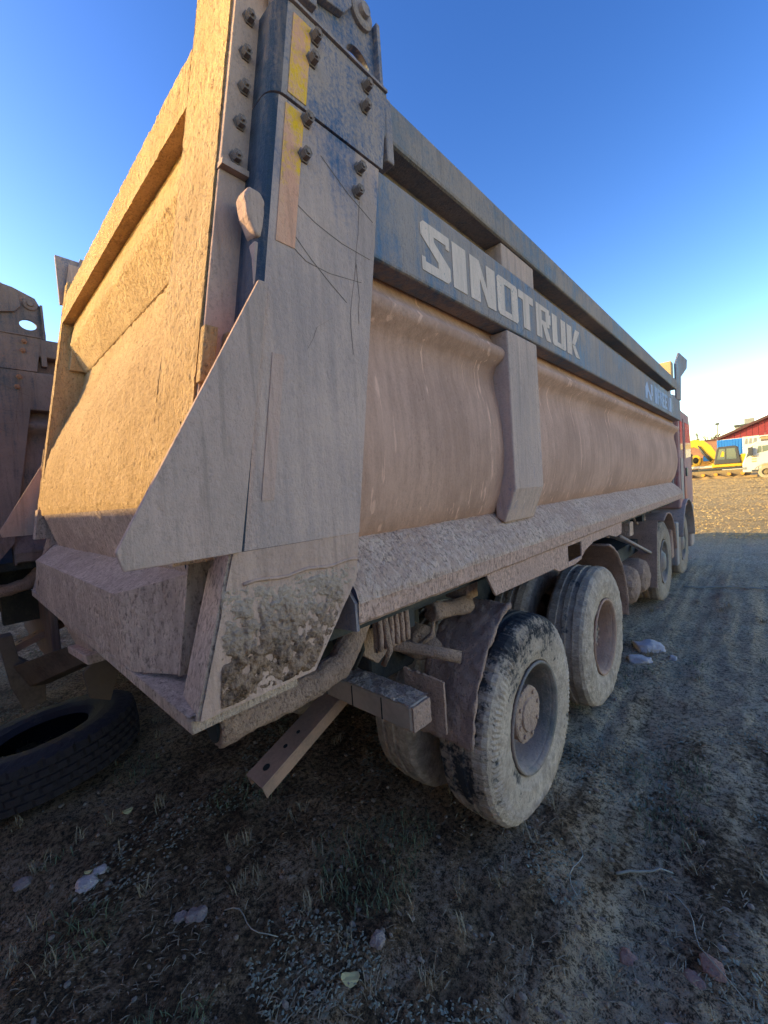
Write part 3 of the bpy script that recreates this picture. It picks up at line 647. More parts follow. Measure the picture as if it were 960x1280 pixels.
part(MB().tube([(.75, 1.42, 1.30), (.78, 1.44, 1.12), (.95, 1.46, 1.06), (1.02, 1.50, 1.12), (1.0, 1.55, 1.22)], .015, 8), 'hose', 'mudiron', smooth=True, sub=1, disp=[('c4', .008)])
part(MB().tube([(.92, 1.12, 1.33), (.93, 1.13, 1.15), (.85, 1.15, 1.05), (.7, 1.2, 1.0)], .013, 8), 'hose', 'darkiron', smooth=True)
part(MB().prism([(1.14, 1.34), (1.14, 1.12), (1.22, 1.06), (1.30, 1.10), (1.34, 1.34)], 'x', .90, .93), 'hanger_plate', 'mudiron', bevel=.004)
part(MB().box(.96, 1.10, 1.70, 1.80, 1.24, 1.37), 'valve_box', 'mudiron', bevel=.01, sub=2, disp=[('c4', .012)])
for k in range(5): part(MB().tube([(.98 + .02 * k, 1.26 + .10 * k, 1.385), (.985 + .02 * k, 1.262 + .10 * k, 1.33 - .012 * (k % 3))], .010, 7), 'mud_lump', 'mudiron', smooth=True, sub=2, disp=[('c4', .014)])
# brown frame ends under the far corner of the tail
part(MB().hull8([(-1.04, .46, .98), (-1.04, .50, .84), (-1.00, .60, .84), (-1.00, .56, .98)], [(-1.72, .22, .76), (-1.72, .30, .58), (-1.66, .40, .58), (-1.66, .32, .76)]), 'frame_stay', 'browniron', bevel=.006)
part(MB().hull8([(-1.72, .16, .98), (-1.72, .20, .62), (-1.72, .26, .42), (-1.72, .38, .44), (-1.72, .40, .66), (-1.72, .26, .80), (-1.72, .24, .98)], [(-1.84, .16, .98), (-1.84, .20, .62), (-1.84, .26, .42), (-1.84, .38, .44), (-1.84, .40, .66), (-1.84, .26, .80), (-1.84, .24, .98)]), 'hinge_arm', 'browniron', bevel=.008)
part(MB().prism([(.66, .98), (.58, .86), (.50, .79), (.52, .62), (.63, .56), (.70, .76)], 'x', -1.03, -1.0), 'hanger_plate', 'browniron', bevel=.004)

# mudguards of the tandem
def mudguard(cx, cy, cz, r, a0, a1, x0, x1, name='mudguard', mat='guard', disp=(('c10', .025), ('c4', .014)), n=30, taper=0):
    rows = []
    for i in range(n + 1):
        a = R(a0 + (a1 - a0) * i / n); rr = r * (1 - taper * i / n)
        rows.append([(x0 + (x1 - x0) * k / 14, cy + rr * math.cos(a), cz + rr * math.sin(a)) for k in range(15)])
    return part(MB().loft(rows), name, mat, solid=.016, smooth=True, sub=1, disp=list(disp))
for sx in (1, -1):
    mudguard(0, 2.09, .545, .655, 104, 172, sx * .90, sx * 1.205, taper=.09, disp=(('c10', .035), ('c4', .024), ('c2', .012)))
    mudguard(0, 3.428, .56, .71, 78, -2, sx * .62, sx * 1.25)

# wheels
def make_tyre(name, mat, parent, blocks=58, wdt=.30, deform=True, ribs=True, groove=.012, bead=.286, disp=(('c30', .02), ('c10', .012), ('c4', .006))):
    N = blocks * 4
    p = [(-.10, bead), (-.135, .31), (-.150, .37), (-.152, .44), (-.146, .495), (-.138, .518), (-.130, .540), (-.110, .556), (-.06, .562), (-.056, .552), (-.02, .553), (-.016, .563), (.016, .563), (.02, .553), (.056, .552), (.06, .562), (.110, .556), (.130, .540), (.138, .518), (.141, .503), (.146, .488), (.152, .44), (.150, .37), (.135, .31), (.10, bead)]
    def fn(k, j, x, r):
        ph = k % 4
        if abs(x) > .058 and r > .50 and ph == 3 and abs(x) < .14: r -= groove * (.5 + .5 * noise.noise(Vector((k * .11, j, 2))))
        if ribs and .140 < abs(x) < .147 and .48 < r < .51 and k % 2: x += .006 if x > 0 else -.006
        return x, r
    if bead < .28:
        tr = [(-.135, .532), (-.125, .556), (-.085, .562), (-.082, .545), (-.070, .545), (-.067, .564), (-.032, .565), (-.029, .547), (-.018, .547), (-.015, .565), (.015, .565)]
        tr = tr + [(-x, r) for x, r in tr[::-1][1:]]
        p = [q for q in p if q[1] < .52 and q[0] < 0] + tr + [q for q in p if q[1] < .52 and q[0] > 0]
        def fn(k, j, x, r):
            row = 0 if abs(x) > .08 else 1 if abs(x) > .03 else 2
            if r > .552 and (k + 2 * row) % 4 == 3: r -= .018
            if .143 < abs(x) < .151 and .43 < r < .51 and k % 4 < 2: x -= .007 * (1 if x > 0 else -1)
            return x, r
    mb = MB().lathe(p, N, fn)
    if deform:
        for i, (x, y, z) in enumerate(mb.v):
            if z < -.44:
                q = (-.44 - z) / .12; mb.v[i] = (x * (1 + .16 * q), y * (1 + .02 * q), max(z, -.44 - .052 * min(1, q * 1.02)))
    return mb.build(name, mat, parent, smooth=False, disp=list(disp))
def make_wheel(y, z, tyre_m='tyre', hubstyle=0):
    # the wheel is the dished rim; tyre, hub and nuts hang on it
    p = [(-.02, .268), (.0, .276), (.006, .289), (-.006, .295), (-.014, .289), (-.018, .272), (-.03, .262), (-.075, .252), (-.10, .247), (-.155, .236), (-.175, .222), (-.182, .19), (-.178, .15), (-.178, .10), (-.178, 0)]
    wheel = MB().lathe(p, 64).build('wheel', 'rim', truck, smooth=True, loc=(1.242, y, z))
    t = make_tyre('tyre', tyre_m, wheel, groove=.012 if hubstyle == 0 else .001, ribs=hubstyle == 0, disp=(('c30', .012), ('c10', .008), ('c4', .007), ('c2', .006)) if hubstyle == 0 else (('c30', .025), ('c10', .022), ('c4', .012), ('c2', .007))); t.location = (-.142, 0, 0); t.scale = (1, .972, .972)
    hp = [(-.178, .165), (-.165, .168), (-.160, .148), (-.075, .142), (-.070, .150), (-.052, .150), (-.046, .140), (-.046, .09), (-.036, .085), (-.034, 0)] if hubstyle == 0 else [(-.178, .17), (-.165, .17), (-.16, .125), (-.10, .115), (-.095, .10), (-.085, .095), (-.082, 0)]
    hub = MB().lathe(hp, 40).build('hub', 'hub' if hubstyle == 0 else 'rim', wheel, smooth=False, sub=1, disp=[('c10', .02), ('c4', .016), ('c2', .008)], bevel=0)
    nut = MB().lathe([(-.185, .017), (-.152, .015), (-.150, .013), (-.150, 0)], 6).build('wheel_nut', 'rim', wheel)
    rr, xx = (.118, -.046) if hubstyle == 0 else (.085, -.083)
    hb = MB().lathe([(xx, .012), (xx + .008, .012), (xx + .009, 0)], 6).build('hub_bolt', 'hub', wheel)
    for src_, cnt, rad in ((nut, 10, .205), (hb, 8, rr)):
        for k in range(cnt):
            a = 2 * math.pi * (k + .3) / cnt
            c_ = src_ if k == 0 else src_.copy()
            if k: COL.objects.link(c_); c_.parent = wheel
            c_.location = (0, rad * math.cos(a), rad * math.sin(a))
    return wheel
w1 = make_wheel(2.09, .526, 'tyre', 0); w1.rotation_euler = (0, 0, 0)
w2 = make_wheel(3.428, .555, 'tyre_heavy', 1)
w2.data.materials[0] = M['rim_brown']
def copywheel(src, x, y, z, flip):
    c = src.copy(); COL.objects.link(c); c.location = (x, y, z); c.rotation_euler = (0, 0, math.pi if flip else 0)
    for k in kids(src):
        d = k.copy(); COL.objects.link(d); d.parent = c
    return c
for y, z, src in ((2.09, .526, w2), (3.428, .555, w2)):
    copywheel(src, .515, y, z, True); copywheel(src, -.515, y, z, False); copywheel(src, -1.242, y, z, True)
# steering wheels: convex discs
for y, z in ((6.55, .60), (8.30, .62)):
    wh = MB().lathe([(-.02, .268), (.0, .276), (.006, .289), (-.006, .295), (-.02, .27), (-.06, .25), (-.08, .21), (-.04, .16), (-.03, .15), (-.01, .12), (.005, .11), (.01, 0)], 48).build('wheel', 'rim', truck, smooth=True, loc=(1.16, y, z))
    t = make_tyre('tyre', 'tyre_front', wh, 40); t.location = (-.142, 0, 0)
    copywheel(wh, -1.16, y, z, True)
for y, z in ((2.09, .526), (3.428, .555), (6.55, .60), (8.3, .62)):
    part(MB().tube([(-1.0, y, z), (-.35, y, z), (-.15, y, z + .02), (.15, y, z + .02), (.35, y, z), (1.0, y, z)], .1, 14, True, [.08, .08, .2, .2, .08, .08]), 'axle', 'darkiron', smooth=True)
part(MB().box(.48, .60, 2.2, 3.3, .62, .78), 'leaf_spring', 'darkiron', bevel=.03)
part(MB().box(-.60, -.48, 2.2, 3.3, .62, .78), 'leaf_spring', 'darkiron', bevel=.03)

# tanks, ladder, fenders and hoses between the axles
for sx in (1, -1):
    for k, y in enumerate((4.95, 5.45)):
        rr = .20
        part(MB().tube([(sx * 1.17, y, .62), (sx * 1.165, y, .62), (sx * 1.14, y, .62), (sx * 1.09, y, .62), (sx * .80, y, .62), (sx * .55, y, .62)], rr, 24, True, [rr * .3, rr * .6, rr * .85, rr, rr, rr]), 'air_tank', 'mudiron', smooth=True, sub=2, disp=[('c10', .045), ('c4', .025)])
    part(MB().box(*sorted((sx * .5, sx * 1.0)), 4.5, 5.9, .85, 1.0), 'tank_bracket', 'darkiron')
    lad = part(MB().tube([(sx * 1.10, 4.55, 1.20), (sx * 1.14, 6.0, .78)], .018, 8), 'ladder', 'fender', smooth=True)
    MB().tube([(sx * .80, 4.55, 1.33), (sx * .84, 6.0, .93)], .018, 8).build('ladder_rail', 'fender', lad, smooth=True)
    for k in range(6):
        y = 4.65 + .25 * k; z = 1.20 - .29 * (y - 4.55)
        MB().hull8([(sx * 1.10, y, z), (sx * 1.10, y + .09, z - .026), (sx * 1.10, y + .09, z - .04), (sx * 1.10, y, z - .014)], [(sx * .81, y, z + .13), (sx * .81, y + .09, z + .104), (sx * .81, y + .09, z + .09), (sx * .81, y, z + .116)]).build('ladder_rung', 'fender', lad)
    part(MB().loft(grid([[(sx * .60, 5.92, 1.22 - .0 * k), (sx * 1.20, 5.92, 1.22)] if k == 0 else [(sx * .60, 5.86 - .02 * k, 1.22 - .16 * k), (sx * 1.20, 5.86 - .02 * k, 1.22 - .16 * k)] for k in range(6)], 10)), 'mud_flap', 'guard', solid=.015, sub=1, disp=[('c10', .02)])
    mudguard(0, 6.55, .60, .66, 118, 8, sx * .70, sx * 1.22, 'fender_arch', 'guard', (('c10', .01),))
    part(MB().box(*sorted((sx * .85, sx * 1.22)), 7.22, 7.40, .42, 1.06), 'step_box', 'fender', bevel=.02)
    part(MB().box(*sorted((sx * .85, sx * 1.18)), 7.05, 7.22, .55, .98), 'step_rear', 'guard', bevel=.02)
    for k in range(5):
        y = 4.3 + .42 * k; part(MB().tube([(sx * 1.0, y, 1.33), (sx * 1.03, y + .06, 1.22), (sx * 1.02, y + .16, 1.20), (sx * 1.0, y + .25, 1.32)], .014, 8), 'hose', 'mudiron', smooth=True)
    part(MB().box(*sorted((sx * 1.02, sx * 1.12)), 4.9, 5.05, 1.15, 1.30), 'valve_box', 'skirt', bevel=.01)

# cab
cab = part(MB().prism([(7.84, 1.22), (7.84, 2.62), (7.95, 2.80), (9.10, 2.78), (9.28, 2.25), (9.36, 1.55), (9.36, 1.22)], 'x', -1.20, 1.20), 'cab', 'red', bevel=.03, seg=3)
MB().prism([(7.84, 2.80), (7.84, 3.02), (8.3, 3.06), (9.0, 2.82), (9.0, 2.80)], 'x', -1.12, 1.12).build('roof_deflector', 'fender', cab, bevel=.03)
for sx in (1, -1):
    d = MB().prism([(8.30, 1.30), (8.30, 2.66), (9.00, 2.66), (9.16, 2.20), (9.22, 1.60), (9.10, 1.30)], 'x', sx * 1.201, sx * 1.212).build('door', 'red', cab, bevel=.004)
    MB().prism([(8.40, 2.02), (8.40, 2.60), (8.95, 2.60), (9.07, 2.20), (9.07, 2.05)], 'x', sx * 1.213, sx * 1.218).build('window', 'glass', d)
    MB().box(*sorted((sx * 1.213, sx * 1.235)), 8.36, 8.50, 1.72, 1.86).build('handle', 'darkcab', d, bevel=.006)
    MB().box(*sorted((sx * 1.201, sx * 1.21)), 7.92, 8.20, 1.36, 2.02).build('side_panel', 'fender', cab, bevel=.006)
    MB().box(*sorted((sx * 1.201, sx * 1.206)), 7.95, 8.2, 2.15, 2.6).build('window', 'glass', cab)
    MB().box(*sorted((sx * 1.16, sx * 1.215)), 9.30, 9.37, 1.9, 2.1).build('marker_lamp', 'orange', cab)
    mudguard(0, 8.30, .62, .72, 165, 5, sx * .80, sx * 1.25, 'front_fender', 'fender', (('c10', .004),))
    part(MB().box(*sorted((sx * .9, sx * 1.2)), 9.02, 9.4, .45, 1.2), 'bumper_end', 'fender', bevel=.03)
part(MB().box(-.9, .9, 9.02, 9.42, .45, 1.2), 'front_bumper', 'redclean', bevel=.03)
MB().prism([(-1.08, 1.95), (1.08, 1.95), (1.02, 2.68), (-1.02, 2.68)], 'y', 9.30, 9.372).build('windscreen', 'glass', cab)

# ------------------------------------------------------------------ the neighbouring truck: a copy with its own grime
def copy_tree(src, parent, mats):
    c = src.copy(); COL.objects.link(c); c.parent = parent
    if c.type == 'MESH' and c.material_slots:
        a = c.material_slots[0].material
        c.material_slots[0].link = 'OBJECT'; c.material_slots[0].material = mats.get(a.name, a)
    for k in kids(src): copy_tree(k, c, mats)
    return c
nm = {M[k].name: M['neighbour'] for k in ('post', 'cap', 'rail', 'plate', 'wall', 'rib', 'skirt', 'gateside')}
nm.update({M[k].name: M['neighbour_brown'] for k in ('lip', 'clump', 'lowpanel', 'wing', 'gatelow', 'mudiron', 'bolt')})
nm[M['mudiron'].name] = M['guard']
nm[M['bolt'].name] = M['rustbolt']
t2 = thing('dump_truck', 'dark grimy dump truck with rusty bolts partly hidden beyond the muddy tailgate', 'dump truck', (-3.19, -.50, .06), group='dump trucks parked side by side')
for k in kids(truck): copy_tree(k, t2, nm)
MB().box(-1.15, 1.15, 2.9, 3.0, .25, 1.25).build('mud_curtain', 'darkiron', t2)  # dark sheet added to block the lit ground seen under this truck
MB().box(-1.0, 1.0, 1.0, 1.06, .45, 1.2).build('rear_panel', 'neighbour_brown', t2, bevel=.01)

# ------------------------------------------------------------------ old tyre on the ground
tt = thing('old_tyre', 'old black tyre lying flat on the ground below the tailgate', 'tyre', (-1.60, .36, gz(-1.6, .36)))
o = make_tyre('casing', 'tyre_old', tt, 40, deform=False, ribs=True, groove=.022, bead=.262, disp=(('c30', .015),))
o.rotation_euler = (0, R(90), 0); o.location = (0, 0, .155)
o = MB().lathe([(-.10, .286), (-.115, .40), (-.10, .5), (0, .53), (.10, .5), (.115, .40), (.10, .286)], 64).build('inner_liner', 'black', tt, smooth=True); o.rotation_euler = (0, R(90), 0); o.location = (0, 0, .155)
tt.rotation_euler = (R(3), R(-6), .3)

# ------------------------------------------------------------------ stones, clods and twigs that can be told apart
def rock(name, x, y, r, mat, label, cat, flat=.55, seed=0, rz=0, long=1.0):
    bm = bmesh.new(); bmesh.ops.create_icosphere(bm, subdivisions=4, radius=1)
    for f_ in bm.faces: f_.smooth = True
    for v in bm.verts:
        p = v.co.copy(); k = 1 + .35 * noise.noise(p * 1.3 + Vector((seed * 3.1, 0, 0))) + .16 * noise.noise(p * 3.5 + Vector((seed, 5, 0))) + .06 * noise.noise(p * 9)
        q = p * k; q.x = max(-.8, min(.85, q.x)); v.co = Vector((q.x * r * long, q.y * r, q.z * r * flat))
    me = bpy.data.meshes.new(name); bm.to_mesh(me); bm.free(); me.materials.append(M[mat])
    o = bpy.data.objects.new(name, me); COL.objects.link(o); o.location = (x, y, gz(x, y) + r * flat * .22); o.rotation_euler = (0, 0, rz)
    return tag(o, label, cat)
rock('stone', 1.28, 4.72, .115, 'stone', 'large pale stone behind the second muddy rear wheel', 'stone', .5, 1, .6, 1.3)
rock('stone', 1.27, 4.36, .085, 'stone', 'smaller pale stone just in front of the large pale one by the wheel', 'stone', .45, 2, .4, 1.4)
rock('stone', 1.50, 4.60, .035, 'stone', 'fist sized white stone to the right of the pale stones', 'stone', .8, 3)
rock('stone', -.27, .31, .042, 'stone', 'pale bluish flat stone near the old tyre, larger of a close pair', 'stone', .35, 4, .5, 1.4)
rock('stone', -.30, .37, .028, 'stone', 'small pale flat stone touching the bluish flat one', 'stone', .4, 5, .9, 1.3)
rock('stone', -.56, .10, .036, 'stone_dark', 'grey flat stone at the left edge in front of the old tyre', 'stone', .35, 6, .2, 1.3)
rock('stone', .31, .60, .036, 'stone_dark', 'oval grey stone on dark soil in front of the tail', 'stone', .6, 7, .8, 1.4)
rock('stone', .26, .55, .025, 'stone_dark', 'small dark stone beside the oval grey stone', 'stone', .6, 8, .8, 1.2)
rock('stone', 1.01, 1.03, .03, 'stone_dark', 'round grey stone on the dark soil behind the rear wheel', 'stone', .7, 9)
rock('stone', 2.55, 3.3, .05, 'stone', 'pale round stone out on the beaten track right of the truck', 'stone', .6, 10)
rock('soil_clod', 1.76, 1.62, .034, 'clod', 'brown clod of earth lying on the tyre print', 'clod', .35, 11)
rock('soil_clod', 2.00, 1.75, .042, 'clod', 'flat brown clod beside the tyre print, larger of two', 'clod', .25, 12, .3)
rock('soil_clod', 1.955, 1.675, .032, 'clod', 'flat brown clod touching the larger flat clod', 'clod', .25, 13, .9)
def twig(x, y, rz, L, label, bend=.05, r=.005):
    pts = []
    for i in range(9):
        u = (i / 8 - .5) * L; a = bend * math.sin(i * .9)
        X_, Y_ = x + u * math.cos(rz) - a * math.sin(rz), y + u * math.sin(rz) + a * math.cos(rz)
        pts.append((X_, Y_, gz(X_, Y_) + .010 + .02 * math.sin(i / 8 * math.pi)))
    o = MB().tube(pts, r, 6, True, [r * (1 - .05 * i) for i in range(9)]).build('twig', 'twig', None, smooth=True)
    return tag(o, label, 'twig')
twig(1.74, 2.02, .75, .26, 'straight pale twig on the grey ground right of the near wheel', .004, .006)
twig(1.50, 1.85, 1.9, .34, 'long thin curved stem below the near rear wheel', .03, .003)
twig(1.95, 1.85, -.9, .40, 'long pale dry stem beside the tyre print', .03, .003)
twig(.55, .72, .25, .30, 'forked dry stem on the dark soil under the tail', .02, .003)
twig(2.0, 7.7, .35, 1.6, 'long grey branch lying ahead of the front wheels', .05, .015)
twig(2.62, 2.42, .9, .18, 'short curved white stem at the right edge of the track', .02, .003)
def leaf(x, y, r, label):  # spots of sunlight on the soil, made as small yellow pieces
    pts = [(r * 1.6 * math.cos(a), r * math.sin(a) * (1 + .2 * math.sin(3 * a)), .006 * math.cos(2 * a)) for a in [k * math.pi / 6 for k in range(12)]]
    o = MB().add(pts, [tuple(range(12))]).build('dead_leaf', 'leafy', None, solid=.002); o.location = (x, y, gz(x, y) + .012); o.rotation_euler = (.2, .1, x * 7)
    tag(o, label, 'leaf')
leaf(-.67, .59, .018, 'yellow dead leaf on the dark soil beside the old tyre')
leaf(1.02, .87, .022, 'yellow dead leaf on the soil at the bottom of the picture')
leaf(-.32, .33, .012, 'small yellow leaf beside the bluish flat stone')
pl = MB(); q = []  # flat rounded plate built in place of a shoe tip
for cx_, cy_ in ((.10, .06), (-.10, .06), (-.10, -.06), (.10, -.06)):
    a0 = math.atan2(cy_, cx_)
    b0 = {(1, 1): 0, (-1, 1): 90, (-1, -1): 180, (1, -1): 270}[(int(math.copysign(1, cx_)), int(math.copysign(1, cy_)))]
    q += [(cx_ * .85 + .02 * math.cos(R(b0 + k * 22.5)), cy_ * .8 + .02 * math.sin(R(b0 + k * 22.5))) for k in range(5)]
pl.prism(q, 'z', 0, .012)
pt = thing('metal_plate', 'small rounded metal plate with a pale edge at the bottom of the picture', 'plate', (1.945, 1.468, gz(1.945, 1.468) + .004), R(35))
pt.scale = (.42, .42, .8)
pl.build('plate_body', 'stone', pt, bevel=.003)
MB().prism([(x * .9, y * .86) for x, y in q], 'z', .0125, .0135).build('plate_face', 'fender', pt)

# ------------------------------------------------------------------ loose ground cover
def inview(x, y):
    d = Vector((x, y, gz(x, y))) - Vector((2.17, 0, 1.8)); zf = d.dot(_f)
    if zf < .15: return False
    u = d.dot(_r) / zf * 509.5; v = d.dot(_u) / zf * 509.5
    return abs(u) < 560 and abs(v) < 740
def scatter(n_, ymax=9.0):
    out = []; k = 0
    while len(out) < n_ and k < n_ * 60:
        k += 1; r = .35 + 8.5 * rnd.random() ** 1.7; a = rnd.uniform(0, 2 * math.pi)
        x, y = 2.17 + r * math.cos(a), r * math.sin(a)
        if y < -.5 or y > ymax or not inview(x, y): continue
        out.append((x, y, r))
    return out
def blades(name, pts, mat, lw, flat, dens=1, up=.0):
    mb = MB()
    for x, y, r in pts:
        L_ = rnd.uniform(*lw) ; a = rnd.gauss(.9, .8) if flat else rnd.uniform(0, 6.28)
        wd = rnd.uniform(.0006, .0016) * (1 + .22 * r) * dens; el = rnd.uniform(0, .25) if flat else rnd.uniform(.5, 1.3)
        dx, dy, dz = math.cos(a) * math.cos(el), math.sin(a) * math.cos(el), math.sin(el)
        z = gz(x, y) + .004; px, py = -math.sin(a) * wd, math.cos(a) * wd; b = rnd.uniform(-.3, .3) * L_
        m1 = (x + dx * L_ * .5 + px * b * 60 * .3, y + dy * L_ * .5 + py * b * 60 * .3, z + dz * L_ * .6 + .003)
        e = (x + dx * L_, y + dy * L_, z + dz * L_ * (.85 if not flat else 1))
        mb.add([(x - px, y - py, z), (x + px, y + py, z + .001), (m1[0] - px, m1[1] - py, m1[2]), (m1[0] + px, m1[1] + py, m1[2] + .001), e], [(0, 1, 3, 2), (2, 3, 4)])
    o = mb.build(name, mat); o['kind'] = 'stuff'; return o
def patch(x, y, s_, t_, seed): return noise.noise(Vector((x * s_, y * s_, seed))) > t_
pts = [p for p in scatter(15000) if patch(p[0], p[1], 1.4, .05, 3) and rnd.random() < .8 or rnd.random() < .12]
blades('dry_straw', pts, 'straw', (.012, .055), True)
pts = [p for p in scatter(30000, 5) if patch(p[0], p[1], 2.0, .30, 11)]
blades('short_grass', pts, 'grass', (.02, .07), False)
pts = [p for p in scatter(26000, 6) if patch(p[0], p[1], 1.7, .22, 21)]
blades('flattened_leaves', pts, 'greengrey', (.009, .022), True, 2.4)
# rooted clumps of dead grass
cl = [p for p in scatter(150, 7)]; tp = []
for x, y, r in cl:
    for k in range(rnd.randint(10, 34)): tp.append((x + rnd.gauss(0, .02), y + rnd.gauss(0, .02), r))
blades('dead_grass_clumps', tp, 'straw', (.03, .09), False)
# pebbles
mb = MB(); ico = bmesh.new(); bmesh.ops.create_icosphere(ico, subdivisions=1, radius=1)
iv = [v.co.copy() for v in ico.verts]; fi = [[v.index for v in f_.verts] for f_ in ico.faces]; ico.free()
for x, y, r in scatter(3600):
    s_ = (.0022 + .0075 * rnd.random() ** 4) * (1 + .22 * r); k = (rnd.uniform(.7, 1.5), rnd.uniform(.7, 1.2), rnd.uniform(.4, .8)); z = gz(x, y) + s_ * .2
    mb.add([(x + v.x * s_ * k[0] * (1 + .2 * rnd.random()), y + v.y * s_ * k[1], z + v.z * s_ * k[2]) for v in iv], fi)
o = mb.build('pebbles', 'pebble', None); o['kind'] = 'stuff'
# dry tufts in the sunlit far field
mb = MB()
for k in range(16000):
    y = rnd.uniform(12.5, 46); x = rnd.uniform(-4, 4 + y * .1); z = gz(x, y); h = rnd.uniform(.012, .035); a = rnd.uniform(0, 6.28)
    mb.add([(x - .025 * math.cos(a), y - .025 * math.sin(a), z), (x + .025 * math.cos(a), y + .025 * math.sin(a), z), (x + .05 * math.cos(a + 1), y, z + h)], [(0, 1, 2)])
n = NT('dry_field_grass'); fg = n.out(n.mix(n.noise(.8, 4), (.50, .33, .14), (.60, .44, .21)), .95, 0, .1)
o = mb.build('dry_field_grass', fg); o['kind'] = 'stuff'

# ------------------------------------------------------------------ containers added behind the camera, unseen: they shade the near yard and bounce light
for k in range(4):
    ct = thing('shipping_container', 'white shipping container, ' + ('first', 'second', 'third', 'fourth')[k] + ' from the left of the row behind the dump trucks', 'container', (-14.2 + 6.1 * k, -3.99, -.05), 0, 'containers in a row behind the trucks')
    MB().box(0, 6.06, 0, 2.40, .12, 2.90).build('container_body', 'whitewall', ct, bevel=.02)
    for j in range(20): MB().box(.12 + .3 * j, .27 + .3 * j, 2.401, 2.437, .3, 2.75).build('corrugation', 'whitewall', ct)
    MB().box(0, 6.06, 2.401, 2.44, 2.76, 2.94).build('top_rail', 'whitewall', ct)

# ------------------------------------------------------------------ far side of the yard
def far(y): return slope(y)
# excavator, seen from its side, boom to the left
ex = thing('excavator', 'yellow excavator with a dark cab and raised boom standing in the sunlit yard', 'excavator', (-.6, 50, far(50)))
def ep(mb, name, mat, **k): return mb.build(name, mat, ex, **k)
for dy in (0, 2.0):
    tr = [(-3.2, .28), (-3.0, .06), (-2.7, 0), (1.4, 0), (1.7, .08), (1.85, .35), (1.75, .62), (1.45, .74), (-2.7, .74), (-3.05, .60)]
    tk = ep(MB().prism(tr, 'y', dy, dy + .6), 'track', 'track', bevel=.04)
    for k in range(5): MB().lathe([(-.66, 0), (-.66, .15), (.06, .15), (.06, 0)], 14).build('roller', 'orange', tk, loc=(-2.5 + .95 * k, dy, .36)).rotation_euler = (0, 0, R(90))
ep(MB().box(-1.9, 1.6, -.1, 2.5, .80, 1.0), 'chassis', 'darkcab', bevel=.05)
ep(MB().prism([(-.9, 1.0), (1.65, 1.0), (1.7, 2.05), (1.2, 2.15), (.9, 1.42), (-.9, 1.42)], 'y', 0, 2.4), 'house', 'yellow', bevel=.05)
cb = ep(MB().prism([(-.75, 1.30), (1.0, 1.30), (1.22, 1.32), (.98, 2.85), (.75, 2.95), (-.40, 2.93), (-.55, 2.7)], 'y', -.12, 1.1), 'cab', 'darkcab', bevel=.05)
MB().prism([(-.52, 1.72), (.10, 1.72), (.10, 2.72), (-.32, 2.72)], 'y', -.135, -.125).build('window', 'glass', cb)
MB().prism([(.20, 1.72), (.92, 1.72), (.80, 2.72), (.20, 2.72)], 'y', -.135, -.125).build('window', 'glass', cb)
MB().prism([(-.25, 2.0), (.0, 2.0), (.05, 2.4), (-.1, 2.5)], 'y', -.15, -.137).build('seat', 'yellow', cb)
ep(MB().prism([(-.85, 1.05), (1.25, 1.05), (1.25, 1.28), (-.85, 1.28)], 'y', -.14, .2), 'sill', 'yellow', bevel=.02)
bm_ = [(-.7, 1.9), (-.55, 2.35), (-1.0, 3.2), (-1.55, 3.75), (-2.3, 3.95), (-3.4, 3.75), (-4.8, 2.6), (-4.6, 2.35), (-3.2, 3.15), (-2.3, 3.2), (-1.75, 2.85), (-1.2, 2.2), (-1.0, 1.8)]
mb = MB(); mb.hull8([(x, 1.2, z) for x, z in bm_], [(x, 1.7, z) for x, z in bm_]); ep(mb, 'boom', 'yellow', bevel=.03)
ep(MB().tube([(-1.0, 1.05, 1.7), (-1.6, 1.05, 2.5), (-2.0, 1.05, 3.3)], .09, 10, True, [.12, .12, .05]), 'hydraulic_ram', 'darkcab', smooth=True)
ep(MB().tube([(-4.7, 1.45, 2.5), (-5.2, 1.45, 1.2), (-5.3, 1.45, .4)], .16, 8), 'dipper_arm', 'yellow')
ep(MB().prism([(-5.5, .5), (-5.0, .45), (-4.6, .1), (-5.1, 0), (-5.6, .1)], 'y', 1.0, 1.9), 'bucket', 'track', bevel=.02)
# second yellow machine behind its boom
ld = thing('wheel_loader', 'orange yellow loader with a dark round cab opening behind the excavator boom', 'loader', (-3.2, 53.5, far(53)))
MB().prism([(-1.0, .75), (1.9, .75), (1.9, 1.7), (1.3, 2.2), (-.1, 2.0), (-1.0, 2.0)], 'y', 0, 2.2).build('body', 'orange', ld, bevel=.08)
o = MB().lathe([(-.06, .30), (-.06, .52), (.06, .52), (.06, .30)], 28, None, True).build('window_ring', 'yellow', ld, loc=(.15, -.02, 1.85)); o.rotation_euler = (0, 0, R(90)); o.scale = (1, .85, 1.1)
o = MB().lathe([(-.03, 0), (-.03, .36), (.03, .36), (.03, 0)], 24).build('cab_opening', 'black', ld, loc=(.15, -.03, 1.85)); o.rotation_euler = (0, 0, R(90))
MB().box(.75, 1.35, -.06, .02, 1.7, 2.25).build('toolbox', 'blue', ld, bevel=.05)
MB().prism([(-1.0, .55), (2.1, .55), (2.1, .82), (-1.0, .98)], 'y', -.1, 2.3).build('counterweight', 'darkcab', ld, bevel=.03)
MB().prism([(-.9, 1.0), (1.5, 1.0), (1.5, 1.2), (-.9, 1.25)], 'y', -.05, -.001).build('side_stripe', 'white', ld)
for x in (-.6, 1.5):
    o = MB().lathe([(-.25, .2), (-.25, .55), (-.2, .62), (.2, .62), (.25, .55), (.25, .2)], 28).build('tyre', 'darkcab', ld, loc=(x, .3, .62)); o.rotation_euler = (0, 0, R(90))
